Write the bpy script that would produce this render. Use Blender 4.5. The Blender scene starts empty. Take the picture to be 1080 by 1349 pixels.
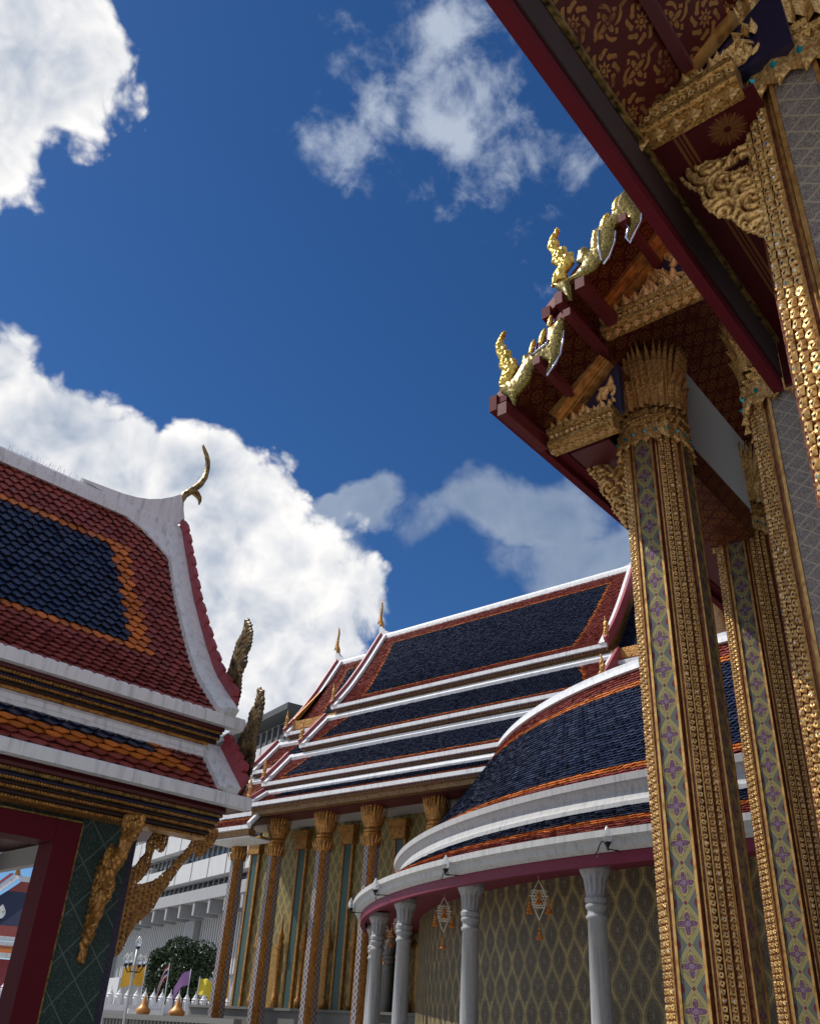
import bpy, math, random
import numpy as np
from mathutils import Matrix, Vector
random.seed(7); RNG = np.random.RandomState(7)
sc = bpy.context.scene
col = sc.collection
rad = math.radians

# ------------------------------------------------------------------ camera
# phone camera, 1169 px focal length on the 1080 x 1349 photograph, tilted up and slightly rolled;
# world X runs along the right-hand hall, world Y along the far hall, Z up, eye height 1.6 m
FPX, CX, CY = 1169.0, 540.0, 674.5
def _n(v):
    v = np.array(v, float); return v / np.linalg.norm(v)
_up = _n((120, 1964.5, -FPX)); _fw = np.array((0, 0, -1.0))
_h = _n(_fw - _up * (_fw @ _up)); _r = np.cross(_h, _up); _a = rad(41.4)
MCAM = np.stack([_h * math.cos(_a) + _r * math.sin(_a), _h * math.sin(_a) - _r * math.cos(_a), _up], 1)
EYE = np.array((0, 0, 1.6))
cam = bpy.data.cameras.new('camera'); cam_o = bpy.data.objects.new('camera', cam); col.objects.link(cam_o)
cam.sensor_fit = 'HORIZONTAL'; cam.sensor_width = 36.0; cam.lens = 36.0 * FPX / 1080.0
cam.clip_start = 0.05; cam.clip_end = 3000
mw = Matrix.Identity(4)
for i in range(3):
    for j in range(3): mw[i][j] = MCAM[j, i]
    mw[i][3] = EYE[i]
cam_o.matrix_world = mw; sc.camera = cam_o

# ------------------------------------------------------------------ sun, view
SUN_AZ, SUN_EL = 115.0, 50.0           # azimuth counter-clockwise from +X
sun = bpy.data.lights.new('sun', 'SUN'); sun_o = bpy.data.objects.new('sun', sun); col.objects.link(sun_o)
sun.energy = 4.6; sun.angle = rad(0.55); sun.color = (1.0, 0.95, 0.87)
SUND = Vector((math.cos(rad(SUN_AZ)) * math.cos(rad(SUN_EL)), math.sin(rad(SUN_AZ)) * math.cos(rad(SUN_EL)), math.sin(rad(SUN_EL))))
sun_o.rotation_euler = SUND.to_track_quat('Z', 'Y').to_euler(); sun_o.location = (-20, 25, 40)
sc.view_settings.view_transform = 'Standard'; sc.view_settings.look = 'None'
sc.view_settings.exposure = 0.0; sc.view_settings.gamma = 1.0
sc.view_settings.use_curve_mapping = False
sc.render.engine = 'CYCLES'; sc.cycles.max_bounces = 6; sc.cycles.use_denoising = True
sc.cycles.sample_clamp_indirect = 6.0

# ------------------------------------------------------------------ pixel helpers (directions only)
def ray(px, py): return MCAM.T @ _n((px - CX, CY - py, -FPX))
def hit(px, py, nrm, d):
    r = ray(px, py); nrm = np.array(nrm, float); return EYE + r * ((d - EYE @ nrm) / (r @ nrm))
def atX(px, py, X): return hit(px, py, (1, 0, 0), X)
def atZ(px, py, Z): return hit(px, py, (0, 0, 1), Z)
LB = rad(-5.1)
LV = np.array((math.cos(LB), math.sin(LB), 0)); NV = np.array((-math.sin(LB), math.cos(LB), 0))
def lnz(p): return np.array((p @ LV, p @ NV, p[2]))
def atN(px, py, nn): return lnz(hit(px, py, NV, nn))
def atL(px, py, ll): return lnz(hit(px, py, LV, ll))

# ------------------------------------------------------------------ node DSL
class S:
    def __init__(s, nt, k): s.nt, s.k = nt, k
    def _m(s, op, *a, clamp=False):
        n = s.nt.nodes.new('ShaderNodeMath'); n.operation = op; n.use_clamp = clamp
        for i, x in enumerate((s,) + a):
            if isinstance(x, S): s.nt.links.new(x.k, n.inputs[i])
            else: n.inputs[i].default_value = float(x)
        return S(s.nt, n.outputs[0])
    def __add__(s, o): return s._m('ADD', o)
    __radd__ = __add__
    def __sub__(s, o): return s._m('SUBTRACT', o)
    def __rsub__(s, o): return (s * -1.0) + o
    def __mul__(s, o): return s._m('MULTIPLY', o)
    __rmul__ = __mul__
    def __truediv__(s, o): return s._m('DIVIDE', o)
    def abs(s): return s._m('ABSOLUTE')
    def fr(s): return s._m('FRACT')
    def fl(s): return s._m('FLOOR')
    def sin(s): return s._m('SINE')
    def cos(s): return s._m('COSINE')
    def sqrt(s): return s._m('SQRT')
    def pw(s, e): return s._m('POWER', e)
    def mn(s, o): return s._m('MINIMUM', o)
    def mx(s, o): return s._m('MAXIMUM', o)
    def lt(s, o): return s._m('LESS_THAN', o)
    def gt(s, o): return s._m('GREATER_THAN', o)
    def at2(s, o): return s._m('ARCTAN2', o)
    def sat(s): return s._m('ADD', 0.0, clamp=True)
    def ss(s, a, b):
        n = s.nt.nodes.new('ShaderNodeMapRange'); n.interpolation_type = 'SMOOTHSTEP'
        s.nt.links.new(s.k, n.inputs['Value'])
        if a < b: v = (a, b, 0, 1)
        else: v = (b, a, 1, 0)
        for q, x in zip(('From Min', 'From Max', 'To Min', 'To Max'), v): n.inputs[q].default_value = x
        return S(s.nt, n.outputs[0])
def lnk(nt, a, b):
    if isinstance(a, S): a = a.k
    if hasattr(a, 'is_linked') or hasattr(a, 'links'): nt.links.new(a, b)
    else: b.default_value = a
def cmix(nt, f, a, b, mode='MIX'):
    n = nt.nodes.new('ShaderNodeMix'); n.data_type = 'RGBA'; n.blend_type = mode
    lnk(nt, f, n.inputs[0])
    for x, i in ((a, 6), (b, 7)):
        if isinstance(x, tuple): n.inputs[i].default_value = x + (1,) if len(x) == 3 else x
        else: lnk(nt, x, n.inputs[i])
    return n.outputs[2]
def noise(nt, vec, scale, detail=4, rough=.55, dist=0.0, out=0, lac=2.0):
    n = nt.nodes.new('ShaderNodeTexNoise'); n.inputs['Scale'].default_value = scale
    n.inputs['Detail'].default_value = detail; n.inputs['Roughness'].default_value = rough
    n.inputs['Distortion'].default_value = dist
    if vec is not None: lnk(nt, vec, n.inputs['Vector'])
    return S(nt, n.outputs[out])
def voro(nt, vec, scale, out='Distance', feat='F1'):
    n = nt.nodes.new('ShaderNodeTexVoronoi'); n.feature = feat; n.inputs['Scale'].default_value = scale
    if vec is not None: lnk(nt, vec, n.inputs['Vector'])
    return S(nt, n.outputs[out])
def coord(nt, kind='Object'):
    t = nt.nodes.new('ShaderNodeTexCoord'); return t.outputs[kind]
def sep(nt, v):
    n = nt.nodes.new('ShaderNodeSeparateXYZ'); lnk(nt, v, n.inputs[0]); return [S(nt, o) for o in n.outputs]
def comb(nt, x, y, z=0.0):
    n = nt.nodes.new('ShaderNodeCombineXYZ')
    for i, q in enumerate((x, y, z)): lnk(nt, q, n.inputs[i])
    return n.outputs[0]

# ------------------------------------------------------------------ world: Nishita sky and cumulus
world = bpy.data.worlds.new('World'); sc.world = world; world.use_nodes = True
nt = world.node_tree; nt.nodes.clear()
sky = nt.nodes.new('ShaderNodeTexSky'); sky.sky_type = 'NISHITA'; sky.sun_disc = False
sky.sun_elevation = rad(SUN_EL); sky.sun_rotation = rad((90 - SUN_AZ) % 360)
sky.altitude = 1200; sky.air_density = 1.0; sky.dust_density = 0.3; sky.ozone_density = 3.5
dirv = coord(nt, 'Generated'); SKYV = 0.83
# clouds: each is a bank of noise round a direction in the sky, the same noise shades it towards the sun
def dotv(v, ax):
    n = nt.nodes.new('ShaderNodeVectorMath'); n.operation = 'DOT_PRODUCT'; lnk(nt, v, n.inputs[0]); n.inputs[1].default_value = tuple(ax); return S(nt, n.outputs['Value'])
def bank(vec, blobs):
    """soft envelope of a cloud bank: (px, py, rx, ry, tilt) ellipses turned into sky directions"""
    tot = None
    for (px, py, rx, ry, tilt) in blobs:
        c = ray(px, py); e = _n(np.cross(c, (0, 0, 1))); t = np.cross(e, c); ca, sa = math.cos(rad(tilt)), math.sin(rad(tilt))
        t1 = (e * ca + t * sa) * FPX / rx; t2 = (-e * sa + t * ca) * FPX / ry
        w = dotv(vec, c).mx(.2); a = dotv(vec, t1) / w; b = dotv(vec, t2) / w
        q = (1.0 - (a * a + b * b).sqrt()).mx(-2.0)
        tot = q if tot is None else tot.mx(q)
    return tot
cum = [(-60, 660, 300, 180, 0), (140, 695, 250, 140, -22), (290, 685, 165, 110, -25), (200, 820, 270, 190, 0), (340, 860, 120, 120, 0),
       (25, 25, 150, 105, -30), (-60, 95, 130, 125, 0)]
grey = [(680, 668, 130, 50, 4), (790, 735, 130, 60, 0), (480, 655, 62, 30, 25), (425, 765, 70, 75, 0)]
wisp = [(610, 160, 185, 100, -38), (700, 220, 120, 70, 15), (520, 150, 130, 55, 25), (590, 60, 90, 60, 10)]
def shifted(v, off):
    o = nt.nodes.new('ShaderNodeVectorMath'); o.operation = 'ADD'; lnk(nt, v, o.inputs[0]); o.inputs[1].default_value = tuple(off); return o.outputs[0]
sunoff = np.array(SUND) * .045
big0 = noise(nt, dirv, 5.0, 3, .5, 0.0); big1 = noise(nt, shifted(dirv, sunoff), 5.0, 3, .5, 0.0)
sm0 = noise(nt, dirv, 17.0, 7, .60, 0.25)
def puff(v, det):
    n = nt.nodes.new('ShaderNodeTexVoronoi'); n.feature = 'F1'; n.normalize = True
    for k_, q_ in (('Scale', 11.0), ('Detail', det), ('Roughness', .55), ('Lacunarity', 2.1)): n.inputs[k_].default_value = q_
    o_ = nt.nodes.new('ShaderNodeVectorMath'); o_.operation = 'MULTIPLY_ADD'; lnk(nt, wn0.outputs['Color'], o_.inputs[0]); o_.inputs[1].default_value = (.05, .05, .05); lnk(nt, v, o_.inputs[2])
    lnk(nt, o_.outputs[0], n.inputs['Vector']); return 1.0 - S(nt, n.outputs['Distance'])
wn0 = nt.nodes.new('ShaderNodeTexNoise'); wn0.inputs['Scale'].default_value = 14.0; wn0.inputs['Detail'].default_value = 2; lnk(nt, dirv, wn0.inputs['Vector'])
pf0 = puff(dirv, 4.0); pf1 = puff(shifted(dirv, sunoff * .55), 3.0)
wn = nt.nodes.new('ShaderNodeTexNoise'); wn.inputs['Scale'].default_value = 8.0; wn.inputs['Detail'].default_value = 4; lnk(nt, dirv, wn.inputs['Vector'])
wv = nt.nodes.new('ShaderNodeVectorMath'); wv.operation = 'MULTIPLY_ADD'; lnk(nt, wn.outputs['Color'], wv.inputs[0]); wv.inputs[1].default_value = (.16, .16, .16); wv.inputs[2].default_value = (-.08, -.08, -.08)
wv2 = nt.nodes.new('ShaderNodeVectorMath'); wv2.operation = 'ADD'; lnk(nt, dirv, wv2.inputs[0]); lnk(nt, wv.outputs[0], wv2.inputs[1]); dw = wv2.outputs[0]
A0 = bank(dw, cum); G0 = bank(dw, grey); W0 = bank(dw, wisp)
n0 = (big0 - .5) * 1.3 + (pf0 - .62) * 1.5 + (sm0 - .5) * .35; nl = (big0 - big1) * 3.0 + (pf0 - pf1) * 2.6
dz = sep(nt, dirv)
offv = dotv(dirv, ray(540, 640)).ss(.82, .66)
O0 = (big0 + (sm0 - .5) * .3).ss(.46, .58) * offv * dz[2].ss(.0, .12)  # unseen clouds outside the view, added as neutral fill light
dA = A0 * 1.15 + n0; dG = G0 * 1.0 + n0 * .9 + .02; dW = W0 * .95 + (sm0 - .5) * 3.4 + (big0 - .5) * 1.0 - .12
mA = dA.ss(.0, .22); mG = dG.ss(.0, .55) * .78; mW = (dW.ss(-.05, 1.15)) * .82
rim = dA.ss(.8, .1)
litA = (nl * .85 + .33 + rim * .25 + dotv(dirv, _n(np.array((SUND[0], SUND[1], .6)))) * .45 - .08 + (sm0 - .5) * .35).sat()
litG = (nl * .35 + .32 + dG.ss(.7, .1) * .25).sat()
SKYK = 0.10
K = 1.0 / SKYK
def sc3(c, k): return tuple(x * k for x in c)
hs = nt.nodes.new('ShaderNodeHueSaturation'); hs.inputs['Saturation'].default_value = 1.22; hs.inputs['Value'].default_value = SKYV; lnk(nt, sky.outputs[0], hs.inputs['Color'])
c0 = cmix(nt, 1.0, hs.outputs[0], (.84, .94, 1.08), 'MULTIPLY')
c1 = cmix(nt, O0 * .9, c0, sc3((.95, .94, .93), K))
c2 = cmix(nt, mW, c1, sc3((.56, .63, .74), K))
cg = cmix(nt, litG, sc3((.17, .25, .38), K), sc3((.56, .62, .72), K))
c3 = cmix(nt, mG, c2, cg)
ca = cmix(nt, litA, sc3((.27, .36, .51), K), sc3((1.04, 1.02, 1.0), K))
c4 = cmix(nt, mA, c3, ca)
bg = nt.nodes.new('ShaderNodeBackground'); lnk(nt, c4, bg.inputs[0]); bg.inputs[1].default_value = SKYK
wo = nt.nodes.new('ShaderNodeOutputWorld'); nt.links.new(bg.outputs[0], wo.inputs[0])
world.cycles.sampling_method = 'MANUAL'; world.cycles.sample_map_resolution = 256

# ------------------------------------------------------------------ materials
def newmat(name, spec=.5):
    m = bpy.data.materials.new(name); m.use_nodes = True; t = m.node_tree
    t.nodes['Principled BSDF'].inputs['Specular IOR Level'].default_value = spec
    return m, t, t.nodes['Principled BSDF']
def bump(t, p, hgt, strength=.4, dist=.02):
    b = t.nodes.new('ShaderNodeBump'); b.inputs['Strength'].default_value = strength; b.inputs['Distance'].default_value = dist
    lnk(t, hgt, b.inputs['Height']); t.links.new(b.outputs[0], p.inputs['Normal'])
def simple(name, c, rough=.5, metal=0.0, var=.25, vs=3.0, bs=40.0, bstr=.15, bd=.01, spec=.5, dirt=None):
    m, t, p = newmat(name); o = coord(t)
    nz = noise(t, o, vs, 5, .6)
    base = cmix(t, (nz - .5) * 2.0 * var + .5, tuple(x * (1 - var) for x in c), tuple(min(1, x * (1 + var)) for x in c))
    if dirt:
        x, y, z = sep(t, o)
        st = noise(t, comb(t, x * 9.0, y * 9.0, z * .7), 1.0, 6, .7)
        base = cmix(t, st.ss(.46, .70) * dirt[1], base, dirt[0])
    lnk(t, base, p.inputs['Base Color']); p.inputs['Roughness'].default_value = rough; p.inputs['Metallic'].default_value = metal
    p.inputs['Specular IOR Level'].default_value = spec
    if bstr: bump(t, p, noise(t, o, bs, 4, .6), bstr, bd)
    return m
M = {}
def goldm(name, c, dark, scale, bstr=.7, rough=.34, metal=.75):
    m, t, p = newmat(name); o = coord(t)
    v = voro(t, o, scale, feat='SMOOTH_F1'); n2 = noise(t, o, scale * .35, 4, .6, 1.2); n3 = noise(t, o, 1.3, 4, .6)
    h = v * .6 + n2
    base = cmix(t, h.ss(.45, .95), dark, c)
    base = cmix(t, n3.ss(.5, .8) * .35, base, tuple(x * .55 for x in c))
    lnk(t, base, p.inputs['Base Color']); p.inputs['Metallic'].default_value = metal
    lnk(t, n2 * .25 + (rough - .1), p.inputs['Roughness'])
    bump(t, p, h, bstr, .02)
    return m
M['gold'] = goldm('gilded_carving', (.84, .56, .22), (.30, .15, .045), 34, .6, .42, .5)
M['gold_plain'] = goldm('gilded_fillet', (.64, .38, .13), (.38, .19, .055), 14, .25, .40)
M['gilt_ground'] = goldm('maroon_gilt_ground', (.22, .08, .03), (.09, .018, .014), 30, .4, .45, .5)
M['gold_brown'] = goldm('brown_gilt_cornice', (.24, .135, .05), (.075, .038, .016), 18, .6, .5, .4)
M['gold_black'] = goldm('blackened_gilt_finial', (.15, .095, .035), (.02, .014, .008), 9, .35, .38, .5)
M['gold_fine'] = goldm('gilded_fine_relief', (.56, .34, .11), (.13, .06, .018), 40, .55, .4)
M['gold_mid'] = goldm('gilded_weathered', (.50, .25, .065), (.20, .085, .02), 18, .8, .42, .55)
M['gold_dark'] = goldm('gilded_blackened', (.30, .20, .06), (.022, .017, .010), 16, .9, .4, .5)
M['gold_bright'] = goldm('gilded_mirror_mosaic', (.74, .53, .11), (.42, .26, .04), 14, .25, .3, .75)
def mosaic(name, c1, c2, sc_):
    m, t, p = newmat(name); o = coord(t)
    v = voro(t, o, sc_, 'Distance', 'F1'); cl = voro(t, o, sc_, 'Color')
    base = cmix(t, sep(t, cl.k)[0], c1, c2); base = cmix(t, v.ss(.35, .6), base, tuple(x * .25 for x in c1))
    lnk(t, base, p.inputs['Base Color']); p.inputs['Metallic'].default_value = .6; p.inputs['Roughness'].default_value = .3
    bump(t, p, 1.0 - v, .22, .006); return m
M['naga'] = mosaic('yellow_glass_mosaic', (.38, .28, .05), (.25, .20, .05), 60)
M['mirror_rim'] = simple('mirror_glass_rim', (.55, .60, .75), .12, .9, .3, 20)
M['violet'] = simple('violet_glass', (.10, .06, .30), .15, .3)
M['red_wood'] = simple('red_lacquered_wood', (.10, .009, .016), .65, 0, .2, 2.0, 30, .1, spec=.12)
M['purlin'] = simple('dull_red_timber', (.105, .014, .016), .6, 0, .2, 3.0, 30, .15, spec=.25)
M['red_barge'] = simple('crimson_painted_wood', (.30, .045, .060), .5, 0, .22, 3.0, 30, .15, dirt=((.12, .03, .035), .5))
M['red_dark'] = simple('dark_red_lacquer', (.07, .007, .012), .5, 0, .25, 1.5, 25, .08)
M['white'] = simple('white_glazed_plaster', (.68, .70, .73), .5, 0, .08, 1.8, 12, .2, .01, dirt=((.36, .37, .38), .7), spec=.35)
M['white_gal'] = simple('white_rendered_moulding', (.43, .435, .44), .6, 0, .10, 1.6, 12, .2, .01, dirt=((.24, .245, .245), .75), spec=.3)
M['plaster'] = simple('grey_plaster', (.42, .42, .42), .8, 0, .12, 1.2, 14, .2)
def tilem(name, c, rough=.28):
    m, t, p = newmat(name); o = coord(t)
    gi = t.nodes.new('ShaderNodeNewGeometry'); oi = t.nodes.new('ShaderNodeObjectInfo')
    rnd = (S(t, gi.outputs['Random Per Island']) + S(t, oi.outputs['Random'])).fr()
    nz = noise(t, o, 12, 4, .6); big = noise(t, o, .9, 4, .6)
    base = cmix(t, rnd, tuple(x * .74 for x in c), tuple(min(1, x * 1.26) for x in c))
    base = cmix(t, nz.ss(.55, .8) * .35, base, tuple(x * .45 for x in c))
    base = cmix(t, big.ss(.5, .75) * .20, base, tuple(x * .7 + .012 for x in c))
    lnk(t, base, p.inputs['Base Color']); lnk(t, rnd * .22 + nz * .12 + (rough - .08), p.inputs['Roughness'])
    bump(t, p, noise(t, o, 30, 3, .6), .12, .01); return m
M['blue_tile'] = tilem('navy_glazed_tile', (.010, .018, .052), .24)
M['red_tile'] = tilem('oxblood_glazed_tile', (.215, .038, .028), .26)
M['orange_tile'] = tilem('orange_glazed_tile', (.50, .14, .02), .28)
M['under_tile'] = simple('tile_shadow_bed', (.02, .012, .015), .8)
M['marble'] = simple('grey_marble', (.31, .315, .325), .6, 0, .28, 7, 45, .3, .006, dirt=((.17, .175, .185), .85), spec=.3)
M['plinth'] = simple('grey_stone', (.16, .16, .15), .6, 0, .25, 2, 30, .2)
M['iron'] = simple('black_iron', (.012, .012, .014), .45, .6)
M['soffit_red'] = simple('maroon_soffit', (.10, .016, .022), .5, 0, .2, 2)
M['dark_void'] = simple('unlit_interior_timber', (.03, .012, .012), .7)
M['ceil_pink'] = simple('pink_red_soffit_paint', (.155, .014, .038), .5, 0, .12, 1.2, spec=.3)
M['green_stone'] = simple('dark_green_stone', (.045, .09, .075), .35, 0, .3, 6)
M['concrete'] = simple('office_concrete', (.30, .31, .33), .8, 0, .12, .6, 8, .15, .02, dirt=((.18, .18, .19), .5))
M['panel_white'] = simple('office_white_panel', (.50, .515, .53), .7, 0, .12, .4, dirt=((.33, .335, .34), .6))
M['office_dark'] = simple('office_dark_metal', (.05, .055, .06), .6)
M['bark'] = simple('bark', (.10, .075, .05), .85)
M['white_fence'] = simple('white_painted_cement', (.66, .68, .72), .6, 0, .08, 2, dirt=((.45, .46, .48), .5))
M['orange_urn'] = simple('orange_yellow_gilt', (.55, .25, .06), .45, .2, .2, 8)
M['steel'] = simple('grey_painted_steel', (.42, .43, .45), .45, .3)
def glass(name, c, rough=.05):
    m, t, p = newmat(name); p.inputs['Base Color'].default_value = c + (1,); p.inputs['Roughness'].default_value = rough
    p.inputs['Transmission Weight'].default_value = .85; p.inputs['IOR'].default_value = 1.3; return m
M['globe'] = glass('lamp_globe_glass', (.85, .88, .90), .12)
M['pane'] = simple('dark_window_glass', (.03, .035, .04), .08, 0, .4, .8, 5, 0)
for nm, c in (('gem_dark', (.01, .012, .02)), ('gem_teal', (.02, .30, .36)), ('gem_white', (.75, .78, .82)), ('gem_blue', (.03, .08, .30))):
    M[nm] = simple(nm + '_glass', c, .08, .4, .1, 5, 5, 0)
def uvm(name):
    m, t, p = newmat(name, .18); u, v, _ = sep(t, coord(t, 'UV')); return m, t, p, u, v
def lattice_panel(name, H, cell, line, flower, flower2, bud):
    """narrow mosaic strip: lozenge lattice with four-lobed flowers; u -0.5..0.5, v in strip widths"""
    m, t, p, u, v = uvm(name)
    vv = ((v / H).fr() - .5) * H; d = u.abs() / .56 + vv.abs() / (H * .5)
    vb = ((v / H + .5).fr() - .5) * H
    o = coord(t)
    nz = noise(t, o, 90, 3, .6)
    r = (u * u + vv * vv).sqrt(); th = vv.at2(u)
    fl = r / ((th * 4.0).cos() * .13 + .30); cen = r / .10
    ub = u.abs() - .5; rb = (ub * ub * 1.4 + vb * vb * .8).sqrt()
    rs = u.abs() * 1.2 + vb.abs()
    base = cmix(t, nz, tuple(x * .6 for x in cell), cell)
    base = cmix(t, nz.gt(.5) * d.lt(.86), base, tuple(x * .8 for x in line))
    base = cmix(t, ((d - 1.0).abs()).lt(.15), base, line); base = cmix(t, ((d - 1.0).abs()).lt(.025), base, cell)
    base = cmix(t, rb.lt(.17), base, bud); base = cmix(t, rs.lt(.10), base, bud)
    base = cmix(t, fl.lt(1.22), base, line); base = cmix(t, fl.lt(1.0), base, cmix(t, nz.gt(.52), flower, flower2))
    base = cmix(t, cen.lt(1.0), base, flower2)
    lnk(t, base, p.inputs['Base Color']); lnk(t, nz * .35 + .2, p.inputs['Roughness']); p.inputs['Metallic'].default_value = .1
    bump(t, p, nz * .5 + d.lt(.9) * .2, .35, .008)
    return m
M['pan_flower'] = lattice_panel('flower_lattice_mosaic', 1.55, (.13, .145, .13), (.29, .235, .085), (.095, .032, .055), (.18, .125, .19), (.13, .03, .035))
def diamond_panel(name, dk, md, line, W, H, metal=.1, lw=.035, rough=.3, grit=.5):
    m, t, p, u, v = uvm(name); o = coord(t)
    a = ((u / W + v / H).fr() - .5).abs(); b = ((u / W - v / H).fr() - .5).abs()
    nz = noise(t, o, 60, 5, .7, .5); vo = voro(t, o, 70, 'Color')
    base = cmix(t, nz.ss(.35, .65), dk, md)
    base = cmix(t, sep(t, vo.k)[0].gt(.86) * grit, base, line)
    ln = a.mn(b).lt(lw)
    base = cmix(t, ln * .9, base, line)
    lnk(t, base, p.inputs['Base Color']); lnk(t, nz * .4 + (rough - .1), p.inputs['Roughness']); p.inputs['Metallic'].default_value = metal
    bump(t, p, nz + ln * .5, .5, .01)
    return m
M['pan_teal'] = diamond_panel('silver_violet_mosaic', (.11, .11, .10), (.32, .26, .25), (.38, .33, .24), .8, .62, .25, .05, .35)
M['pil_teal'] = diamond_panel('teal_mosaic_pillar', (.014, .030, .027), (.042, .072, .064), (.11, .15, .13), .62, .72, .05, .024, .3, .5)
M['pil_frieze'] = diamond_panel('dark_teal_mosaic_frieze', (.010, .018, .018), (.032, .040, .038), (.08, .075, .055), .5, .5, .05, .03, .35, .4)
M['pil_purple'] = diamond_panel('violet_mosaic_edge', (.025, .021, .043), (.065, .06, .095), (.06, .06, .08), .6, .35, .05, .03, .35, .3)
M['col_white'] = diamond_panel('white_violet_lattice_mosaic', (.085, .07, .085), (.15, .125, .15), (.46, .45, .43), .9, .75, 0, .075, .4, .3)
M['wall_green'] = diamond_panel('olive_gold_lattice_wall', (.14, .12, .06), (.23, .20, .10), (.36, .28, .11), .42, .8, .1, .11, .4, .2)
def ogee_wall(name):
    m, t, p, u, v = uvm(name); W, H = .56, 1.15; o = coord(t)
    cs = (v * (2 * math.pi / H)).cos() * .25
    x = u / W
    d1 = ((x - cs + .5).fr() - .5).abs(); d2 = ((x + cs).fr() - .5).abs(); d = d1.mn(d2)
    nz = noise(t, o, 38, 5, .7, .6); n2 = noise(t, o, .5, 3)
    base = cmix(t, nz.ss(.4, .62), (.070, .056, .038), (.20, .165, .105))
    vo = voro(t, o, 30, 'Color'); base = cmix(t, sep(t, vo.k)[1].gt(.80) * .7, base, (.075, .020, .028))
    for k in (0, 1):
        xx = ((x + .25 + .5 * k).fr() - .5) * W; yy = ((v / H + .5 * k).fr() - .5) * H
        mot = (xx.abs() / .115 + yy.abs() / .24)
        base = cmix(t, ((mot - .85).abs()).lt(.13), base, (.13, .10, .04)); base = cmix(t, mot.lt(.36), base, (.20, .17, .13))
        xx = ((x + .75 + .5 * k).fr() - .5) * W; yy = ((v / H + .5 * k).fr() - .5) * H
        base = cmix(t, (xx.abs() / .055 + yy.abs() / .12).lt(1.0), base, (.04, .06, .085))
    base = cmix(t, d.lt(.065), base, (.36, .28, .11))
    base = cmix(t, ((d - .13).abs()).lt(.022), base, (.27, .21, .09))
    jn = ((u / .28).fr().lt(.022)).mx((v / .2875).fr().lt(.022)); wnz = t.nodes.new('ShaderNodeTexWhiteNoise'); wnz.noise_dimensions = '2D'; lnk(t, comb(t, (u / .28).fl(), (v / .2875).fl()), wnz.inputs['Vector'])
    base = cmix(t, S(t, wnz.outputs['Value']) * .38, base, (.05, .042, .032)); base = cmix(t, jn * .65, base, (.045, .04, .034))
    base = cmix(t, n2.ss(.4, .7) * .25, base, (.10, .09, .075))
    lnk(t, base, p.inputs['Base Color']); lnk(t, nz * .3 + .25, p.inputs['Roughness'])
    bump(t, p, nz + d.lt(.075) * .6 - jn * 1.5, .4, .01); return m
M['ogee'] = ogee_wall('ogee_lattice_tile_wall')
def stencil(name, base_c, gold_c, s=.55):
    """maroon paint with gold-leaf stencilled rosettes and curls"""
    m, t, p, u, v = uvm(name)
    x = (u / s).fr() - .5; y = (v / s).fr() - .5
    xb = (u / s + .5).fr() - .5; yb = (v / s + .5).fr() - .5
    r = (x * x + y * y).sqrt(); th = y.at2(x); rb = (xb * xb + yb * yb).sqrt(); tb = yb.at2(xb)
    ros = (r / ((th * 8.0).cos() * .035 + .115)).lt(1.0) * (((r - .055).abs()).gt(.012))
    ring = ((r - .26 - (th * 8.0).cos() * .035).abs()).lt(.05) * ((th * 8.0 + r * 22.0).sin()).gt(-.55)
    ros2 = (rb / ((tb * 4.0).cos() * .06 + .12)).lt(1.0) * ((rb - .05).abs()).gt(.012)
    curl = ((rb - .235 - (tb * 4.0 + .6).cos() * .05).abs()).lt(.038) * ((tb * 8.0 - rb * 30.0).sin()).gt(-.4)
    bar = (x.abs()).gt(.465) * ((v / s * 6.0 * math.pi).sin()).gt(-.5) 
    g = ros.mx(ring).mx(ros2).mx(curl).mx(bar * .6)
    nz = noise(t, coord(t), 18, 4, .6)
    wear = noise(t, coord(t), 2.2, 4, .65); g = g * nz.ss(.2, .42) * wear.ss(.28, .5)
    lnk(t, cmix(t, g, cmix(t, nz, tuple(k * .7 for k in base_c), base_c), gold_c), p.inputs['Base Color'])
    lnk(t, g * .5, p.inputs['Metallic']); p.inputs['Roughness'].default_value = .42
    bump(t, p, g, .2, .004)
    return m
M['stencil_big'] = stencil('gold_stencilled_porch_maroon', (.070, .010, .009), (.30, .145, .046), .50)
M['stencil'] = stencil('gold_stencilled_maroon', (.090, .014, .011), (.25, .115, .036), .30)
def rosette_soffit(name):
    m, t, p, u, v = uvm(name)   # u, v in metres, v across (0 at fascia)
    x = (u / .62).fr() - .5; y = (v - .62) / .62
    r = (x * x + y * y).sqrt(); th = y.at2(x)
    pet = (r / ((th * 12.0).cos().abs() * .10 + .17)).lt(1.0) * ((th * 6.0).sin().abs()).gt(.18) * r.gt(.05)
    l1 = ((v - .22).abs()).lt(.012); l2 = ((v - .26).abs()).lt(.006); l3 = ((v - .30).abs()).lt(.012)
    g = pet.mx(l1).mx(l2).mx(l3)
    lnk(t, cmix(t, g, (.060, .006, .009), (.20, .09, .035)), p.inputs['Base Color'])
    p.inputs['Roughness'].default_value = .4; lnk(t, g * .4, p.inputs['Metallic']); return m
M['rosette'] = rosette_soffit('maroon_soffit_gold_rosettes')
M['pediment'] = simple('blue_glass_mosaic', (.014, .013, .05), .35, .2, .5, 30, 60, .4)
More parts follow.
